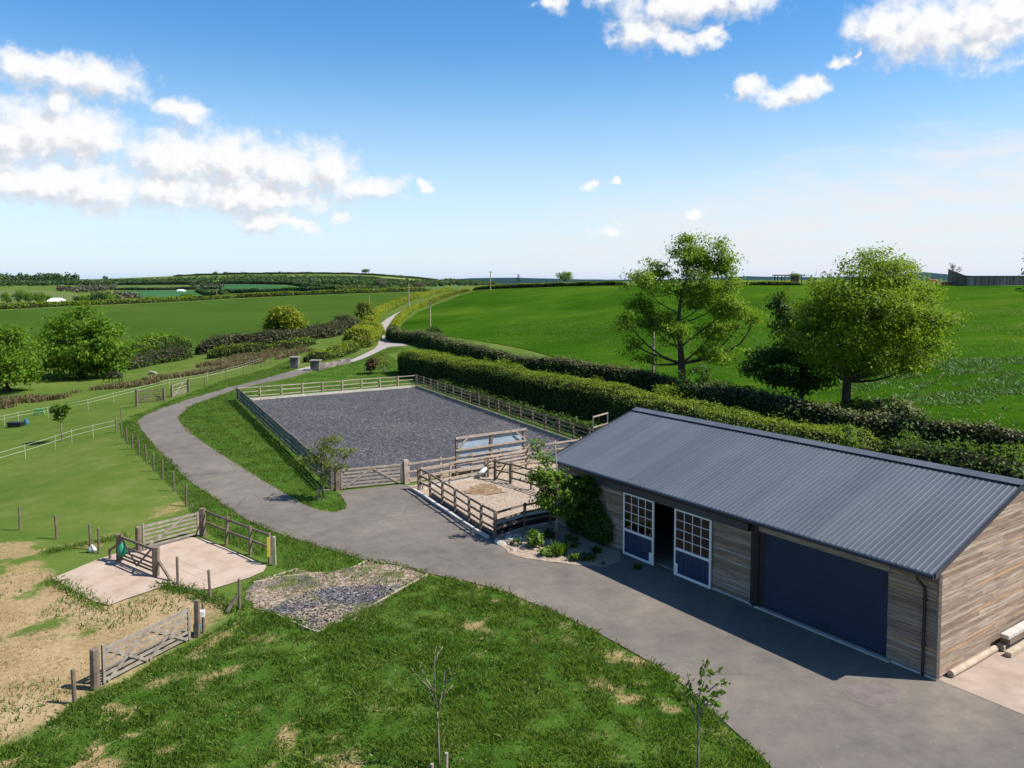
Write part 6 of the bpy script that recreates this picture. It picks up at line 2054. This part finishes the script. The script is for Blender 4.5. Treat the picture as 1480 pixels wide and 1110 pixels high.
# bare trees
def bare_tree(label, base, h, w, seed, leaf=None):
    rr = random.Random(seed); base = Vector(base)
    root = empty('bare_tree', base, label, 'tree', 'trees along the crest')
    mb = MB()
    def rec(p, d, L, r, lv):
        q = p + d * L
        mb.tube([p, p.lerp(q, .5) + Vector((rr.gauss(0, 1), rr.gauss(0, 1), 0)) * L * .05, q], [r, r * .8, r * .6], 5 if lv > 1 else 7, cap=False)
        if lv >= 5: return
        for _ in range(3 if lv < 4 else 4):
            nd = (d + Vector((rr.gauss(0, .5), rr.gauss(0, .5), rr.gauss(.1, .3))) * w).normalized()
            rec(p.lerp(q, rr.uniform(.6, 1)), nd, L * rr.uniform(.58, .8), r * .55, lv + 1)
    rec(base - Vector((0, 0, .2)), Vector((0, 0, 1)), h * .32, h * .03, 0)
    mb.build('trunk', BARK, root)
    return root


p = Vector(at(751.5, 417, 300)); p.z = float(hgt(p.x, p.y)); bare_tree('small bare winter tree on the skyline hedge', p, 6.6, .9, 4)
p = Vector(at(1375, 413, 196)); p.z = float(hgt(p.x, p.y)); bare_tree('thin bare tree left of the grey crest barn', p, 6.8, .65, 8)


def small_tree(label, p, h, w, leaf, seed, name='far_tree', group='trees along the skyline', dens=1.0, size=None, trunk=.3, flat=.75):
    p = Vector(p)
    r = random.Random(seed)
    lob = [(0, 0, h * (trunk + (1 - trunk) * .5), w * .42, w * .42, h * (1 - trunk) * .45)]
    for i in range(6):
        a = r.uniform(0, 2 * PI)
        lob.append((math.cos(a) * w * .26, math.sin(a) * w * .26, h * (trunk + (1 - trunk) * r.uniform(.3, .75)), w * .27, w * .27, h * (1 - trunk) * .28))
    return tree(name, label, p, lob, [(0, 0, -.5, h * .035), (0, 0, h * trunk, h * .028), (0, 0, h * .7, h * .012)], leaf, int(90 * dens), 16, w * .12, size or w * .055, group, seed=seed, twig=.15, shell=.5)


def sky_tree(label, px, py, top, wpx, leaf, seed, Y=None, **k):
    if Y is None:
        p = G(px, py)
    else:
        p = Vector(at(px, py, Y)); p.z = float(hgt(p.x, p.y))
    h = float(at(px, top, p.y)[2]) - p.z
    return small_tree(label, p, max(h, 2), wpx * p.y / FPX, leaf, seed, **k)


sky_tree('windswept green tree standing alone on the skyline hedge', 816, 414, 391, 27, L_MID, 51, Y=283, group='trees along the crest', trunk=.2)
sky_tree('round tree behind the dark open shelter', 1146, 413, 393, 20, L_MID, 52, Y=222, group='trees along the crest')
HAZE_D = 0.9e-5
# ------------------------------------------------------------------ fields and far country
def fieldmat(name, c1, c2, scale=.05, c3=None, fine=1.5):
    m, t, out = new_mat(name)
    a = noise_fac(t, scale, 5, .6); b = noise_fac(t, fine, 6, .7); g_ = noise_fac(t, .30, 6, .7, stretch=(.35, 1, 1))
    f = mth(t, 'ADD', mth(t, 'MULTIPLY', a, .45), mth(t, 'ADD', mth(t, 'MULTIPLY', b, .25), mth(t, 'MULTIPLY', g_, .30)))
    c = ramp(t, f, [(.38, c1), (.51, c2), (.64, c3 or c2)])
    finish(t, out, c, 1.0, b, .6, .12, 0.0)
    return m


VIVID = fieldmat('bright_pasture', (.014, .047, .0025), (.030, .079, .005), .03, (.072, .116, .010))
LEFTM = fieldmat('left_field', (.030, .062, .010), (.044, .082, .013), .02, (.062, .098, .018))
sheet('bright_field', RIGHT, 3.2, .08, VIVID)
LF = hp([(-180, 476), (0, 449), (200, 440), (340, 432.5), (500, 425.5), (612, 422.5), (588, 437), (560, 450), (540, 462), (515, 473), (440, 489), (330, 503), (250, 509), (100, 520), (-180, 540)])[:, :2]
sheet('left_field', LF, 6, .12, LEFTM)
for nm_, px, cc in (
    ('pale_field', [(-150, 424), (0, 419.5), (55, 420), (110, 425), (125, 431), (108, 436), (0, 439), (-150, 443)], ((.075, .105, .035), (.10, .13, .042), (.12, .14, .05))),
    ('olive_field', [(165, 412.6), (230, 412.2), (275, 414), (268, 417.5), (165, 419)], ((.06, .095, .03), (.075, .11, .034), (.09, .12, .04))),
    ('cool_green_field', [(178, 420.6), (260, 420), (300, 421), (318, 425), (310, 430), (250, 433), (200, 433)], ((.028, .092, .035), (.038, .11, .042), (.05, .12, .045))),
    ('cool_green_field', [(282, 412.5), (340, 411), (400, 412.3), (455, 416), (478, 419.5), (470, 421), (400, 422.6), (330, 423.5), (300, 419)], ((.024, .082, .03), (.034, .1, .036), (.045, .11, .04))),
    ('straw_field', [(538, 402.2), (560, 400.8), (590, 403), (607, 406), (600, 408), (560, 407.2), (535, 405)], ((.16, .17, .05), (.2, .2, .065), (.23, .22, .08))),
    ('pale_field', [(465, 397.6), (520, 397.4), (540, 399.5), (500, 401.2), (455, 399.6)], ((.09, .13, .035), (.11, .15, .042), (.13, .16, .05))),
    ('straw_field', [(404, 399.6), (420, 398.6), (440, 399.4), (425, 401)], ((.14, .17, .06), (.17, .19, .07), (.2, .21, .08))),
    ('cool_green_field', [(618, 417), (640, 414), (662, 415), (655, 419), (630, 420.5)], ((.05, .11, .05), (.065, .125, .055), (.08, .14, .06)))):
    P_ = hp(px)
    sheet(nm_, P_[:, :2], float(np.clip(np.ptp(P_[:, 0]) / 25, 6, 30)), .35, fieldmat(nm_ + '_turf', *cc[:2], .01, cc[2], .2))


def wood(name, label, polys, spacing, h, leaf, per, size, seed):
    r = np.random.default_rng(seed)
    P_ = []
    for px in polys:
        pw = hp(px)[:, :2]
        P_.append(rand_in_poly(pw, 1 / spacing ** 2, r))
    p = np.vstack(P_)
    z = hgt(p[:, 0], p[:, 1])
    hh = h * r.uniform(.55, 1.25, len(p))
    I = np.repeat(np.arange(len(p)), per)
    d = unit(r.normal(size=(len(I), 3))) * r.uniform(.5, 1.0, (len(I), 1))
    d[:, 2] = d[:, 2] * .5 + .5
    C = np.column_stack([p, z])[I] + d * np.column_stack([hh * .42, hh * .42, hh])[I]
    dd = d.copy(); dd[:, 2] -= .4
    V, F = leaf_quads(C, size, .75, .3, unit(dd), .9, .3, r)
    o = link_mesh(name, np_mesh(name, V, F), leaf)
    return tag(o, label, 'wood', kind='stuff')


wood('far_wood', 'dark belt of woodland below the far skyline', [
    [(-250, 413), (0, 410.5), (110, 409), (230, 407), (330, 405), (420, 405), (420, 408), (330, 410), (230, 411.2), (110, 412.5), (0, 414), (-250, 417)],
    [(330, 404), (430, 403.4), (520, 405), (600, 409), (640, 410), (640, 414), (600, 414.8), (520, 413.6), (430, 411), (380, 409)],
    [(640, 409.5), (690, 408.6), (760, 408), (760, 411), (690, 413), (640, 413)]], 9, 7, L_FAR, 30, 2.6, 5)
wood('far_scrub', 'leafless brown scrub and copses among the far fields', [
    [(80, 418), (165, 415.5), (168, 419), (120, 424), (85, 421)], [(150, 431), (178, 428), (205, 434), (175, 437), (150, 437)], [(540, 405.5), (556, 405), (562, 409), (545, 410)], [(268, 414.5), (300, 413), (330, 416), (300, 417.5)]], 8, 5, L_FARB, 28, 2.0, 6)
wood('far_wood', 'dark copse on the horizon at the left edge', [[(-300, 406.6), (0, 405.6), (60, 405.2), (110, 405), (112, 406.4), (0, 407.4), (-300, 409)]], 14, 14, L_FAR, 34, 4, 7)
for i, (a, b, lab) in enumerate([([(165, 419.4), (260, 419), (320, 418)], 3, 'far thin hedge above the cool green field'), ([(295, 424.6), (340, 424), (420, 423), (480, 421.5), (560, 419), (600, 418)], 3.4, 'far hedge below the cool green fields'), ([(170, 412), (280, 411.6), (345, 410.4), (420, 411.8), (470, 417), (485, 420.5)], 4, 'far hedge running down from the woodland belt'), ([(250, 399.6), (330, 397), (420, 396), (520, 397.2), (600, 402.6), (640, 407)], 3, 'thin hedge along the distant skyline'), ([(285, 421), (300, 427), (330, 431)], 3.5, 'dark hedge between two far green fields'), ([(440, 402), (520, 402), (600, 408.3)], 3, 'hedge under the far straw coloured field')]):
    hedge('far_hedge', lab, hp(a), b, b, L_FAR, L_FAR, 2.2, 1.5, 12, seed=100 + i, rough=.5, core=True)

sky_tree('large round tree alone on the far skyline', 529, 397.8, 388, 14, L_FAR, 61)
sky_tree('low broad tree on the far skyline right of the round tree', 579, 402, 397.5, 9, L_FAR, 62, trunk=.1)
sky_tree('small tree on the far skyline left of the round tree', 467, 397, 392.5, 6, L_FAR, 63, trunk=.15)
sky_tree('tiny tree high on the far skyline above the green fields', 404, 396.8, 392, 5, L_FAR, 64, trunk=.15)
sky_tree('leftmost of three small trees on the far skyline', 312, 398.2, 392, 9, L_FAR, 65, trunk=.15)
sky_tree('middle of three small trees on the far skyline', 326, 397.6, 392.2, 8, L_FAR, 66, trunk=.15)
sky_tree('rightmost of three small trees on the far skyline', 350, 397, 392.4, 6, L_FAR, 67, trunk=.15)
sky_tree('rounded tree standing above the far woodland belt', 152, 404.5, 398.5, 9, L_FAR, 68, trunk=.1)
fl_ = ['first leafy farm tree from the left edge beyond the left field', 'second farm tree beyond the left field, a little taller', 'third farm tree in the row beyond the left field', 'fourth farm tree in the row, close to the white barn', 'low farm tree between the row and the white barn']
for i, (px, top, w_) in enumerate([(10, 420, 16), (26, 418.5, 18), (42, 420, 16), (58, 419, 18), (71, 424, 14)]):
    sky_tree(fl_[i], px, 440, top, w_, L_MID, 70 + i, group='farm trees beyond the left field', name='farm_tree', trunk=.08, dens=1.8)
fl_ = ['dark bushy tree right of the white barn', 'lighter green tree beyond the left field hedge', 'broad dark green tree beyond the left field hedge', 'rounded olive tree beyond the far hedge', 'yellowish bush in front of the cool green field', 'dark tree at the right end of the far copse']
for i, (px, top, w_, lf) in enumerate([(112, 428, 16, L_FAR), (128, 426, 22, L_MID), (146, 421, 30, L_FAR), (162, 424, 26, L_MID), (222, 428.5, 22, L_SPARSE), (274, 424.5, 22, L_MID)]):
    sky_tree(fl_[i], px, 439.5 - px * .02, top, w_, lf, 80 + i, group='trees beyond the left field', name='field_tree', trunk=.05)
sky_tree('bare brown tree in front of the far straw field', 551, 421, 400, 18, L_FARB, 90, group='trees beyond the left field', name='field_tree', trunk=.15)
sky_tree('brownish tree beside the lane top in front of the far wood', 606, 421, 407, 20, L_FARB, 91, group='trees beyond the left field', name='field_tree', trunk=.1)
sky_tree('slim dark tree in the middle of the far hedge line', 497, 425, 404, 6, L_FAR, 92, group='trees beyond the left field', name='field_tree', trunk=.1)

# blue hills on the horizon
def hill(profile, Y, depth, mat, seed):
    xs = np.arange(profile[0][0], profile[-1][0] + 1, 4.0)
    ys = np.interp(xs, [p[0] for p in profile], [p[1] for p in profile]) - .9 - .9 * (fbm(xs * .05, xs * 0 + seed, seed, 5) - .5)
    top = at(xs, ys, np.full(len(xs), float(Y)))
    rows = []
    for f, zf in ((-1, 0), (-.6, .45), (-.25, .85), (0, 1), (.3, .85), (1, 0)):
        r_ = top.copy()
        s = (Y + depth * f) / Y
        r_[:, 0] *= s; r_[:, 1] *= s
        r_[:, 2] = -35 + (top[:, 2] + 35) * zf
        rows.append(r_)
    V = np.stack(rows, 0); k = len(xs)
    ii = np.arange(6 * k).reshape(6, k)
    F = np.stack([ii[:-1, :-1], ii[:-1, 1:], ii[1:, 1:], ii[1:, :-1]], -1).reshape(-1, 4)
    o = link_mesh('hills', np_mesh('hills', V.reshape(-1, 3), F, True), mat)
    tag(o, kind='structure')


HILLM = fieldmat('hazed_hill_cover', (.010, .026, .026), (.016, .036, .032), .002, (.025, .048, .036), .02)  # dark forest cover with the blue of distant haze put into its colour
hill([(560, 409), (600, 407), (640, 404.5), (690, 402.8), (740, 402.2), (800, 403.6), (870, 405), (940, 405), (1000, 404), (1040, 401.5), (1080, 400.2), (1140, 401), (1200, 402), (1290, 399), (1340, 396.5), (1400, 399.5), (1480, 400), (1700, 402), (2000, 401)], 8000, 1500, HILLM, 1)
hill([(600, 408), (650, 406.5), (720, 405.8), (800, 407), (900, 408), (1000, 408)], 4000, 600, HILLM, 2)
hill([(1260, 404), (1310, 396), (1335, 394.2), (1350, 395.5), (1380, 398), (1420, 400), (1500, 404)], 11000, 1500, HILLM, 3)
hill([(-700, 404), (-200, 403.2), (0, 403.6), (60, 403.2), (115, 404.4), (180, 406)], 3800, 700, HILLM, 4)

# haze
hm = bpy.data.materials.new('haze_air'); hm.use_nodes = True
t = hm.node_tree
for nd in list(t.nodes): t.nodes.remove(nd)
out = t.nodes.new('ShaderNodeOutputMaterial')
pvn = N(t, 'ShaderNodeVolumePrincipled')
pvn.inputs['Color'].default_value = (.30, .52, 1.0, 1)
pvn.inputs['Density'].default_value = HAZE_D
pvn.inputs['Anisotropy'].default_value = .2
t.links.new(pvn.outputs[0], out.inputs['Volume'])
mb = MB(); mb.box((0, 3000, 40), (60000, 36000, 290))
ZB = float(MZ.min()) - 1.5
mb = MB()
mb.hexa([Vector(v) for v in ((-30000, -13000, ZB), (30000, -13000, ZB), (30000, 31000, ZB), (-30000, 31000, ZB), (-30000, -13000, 150), (30000, -13000, 150), (30000, 31000, 150), (-30000, 31000, 150))])
hz = mb.build('haze', hm)
tag(hz, kind='stuff')
scene.cycles.volume_bounces = 0
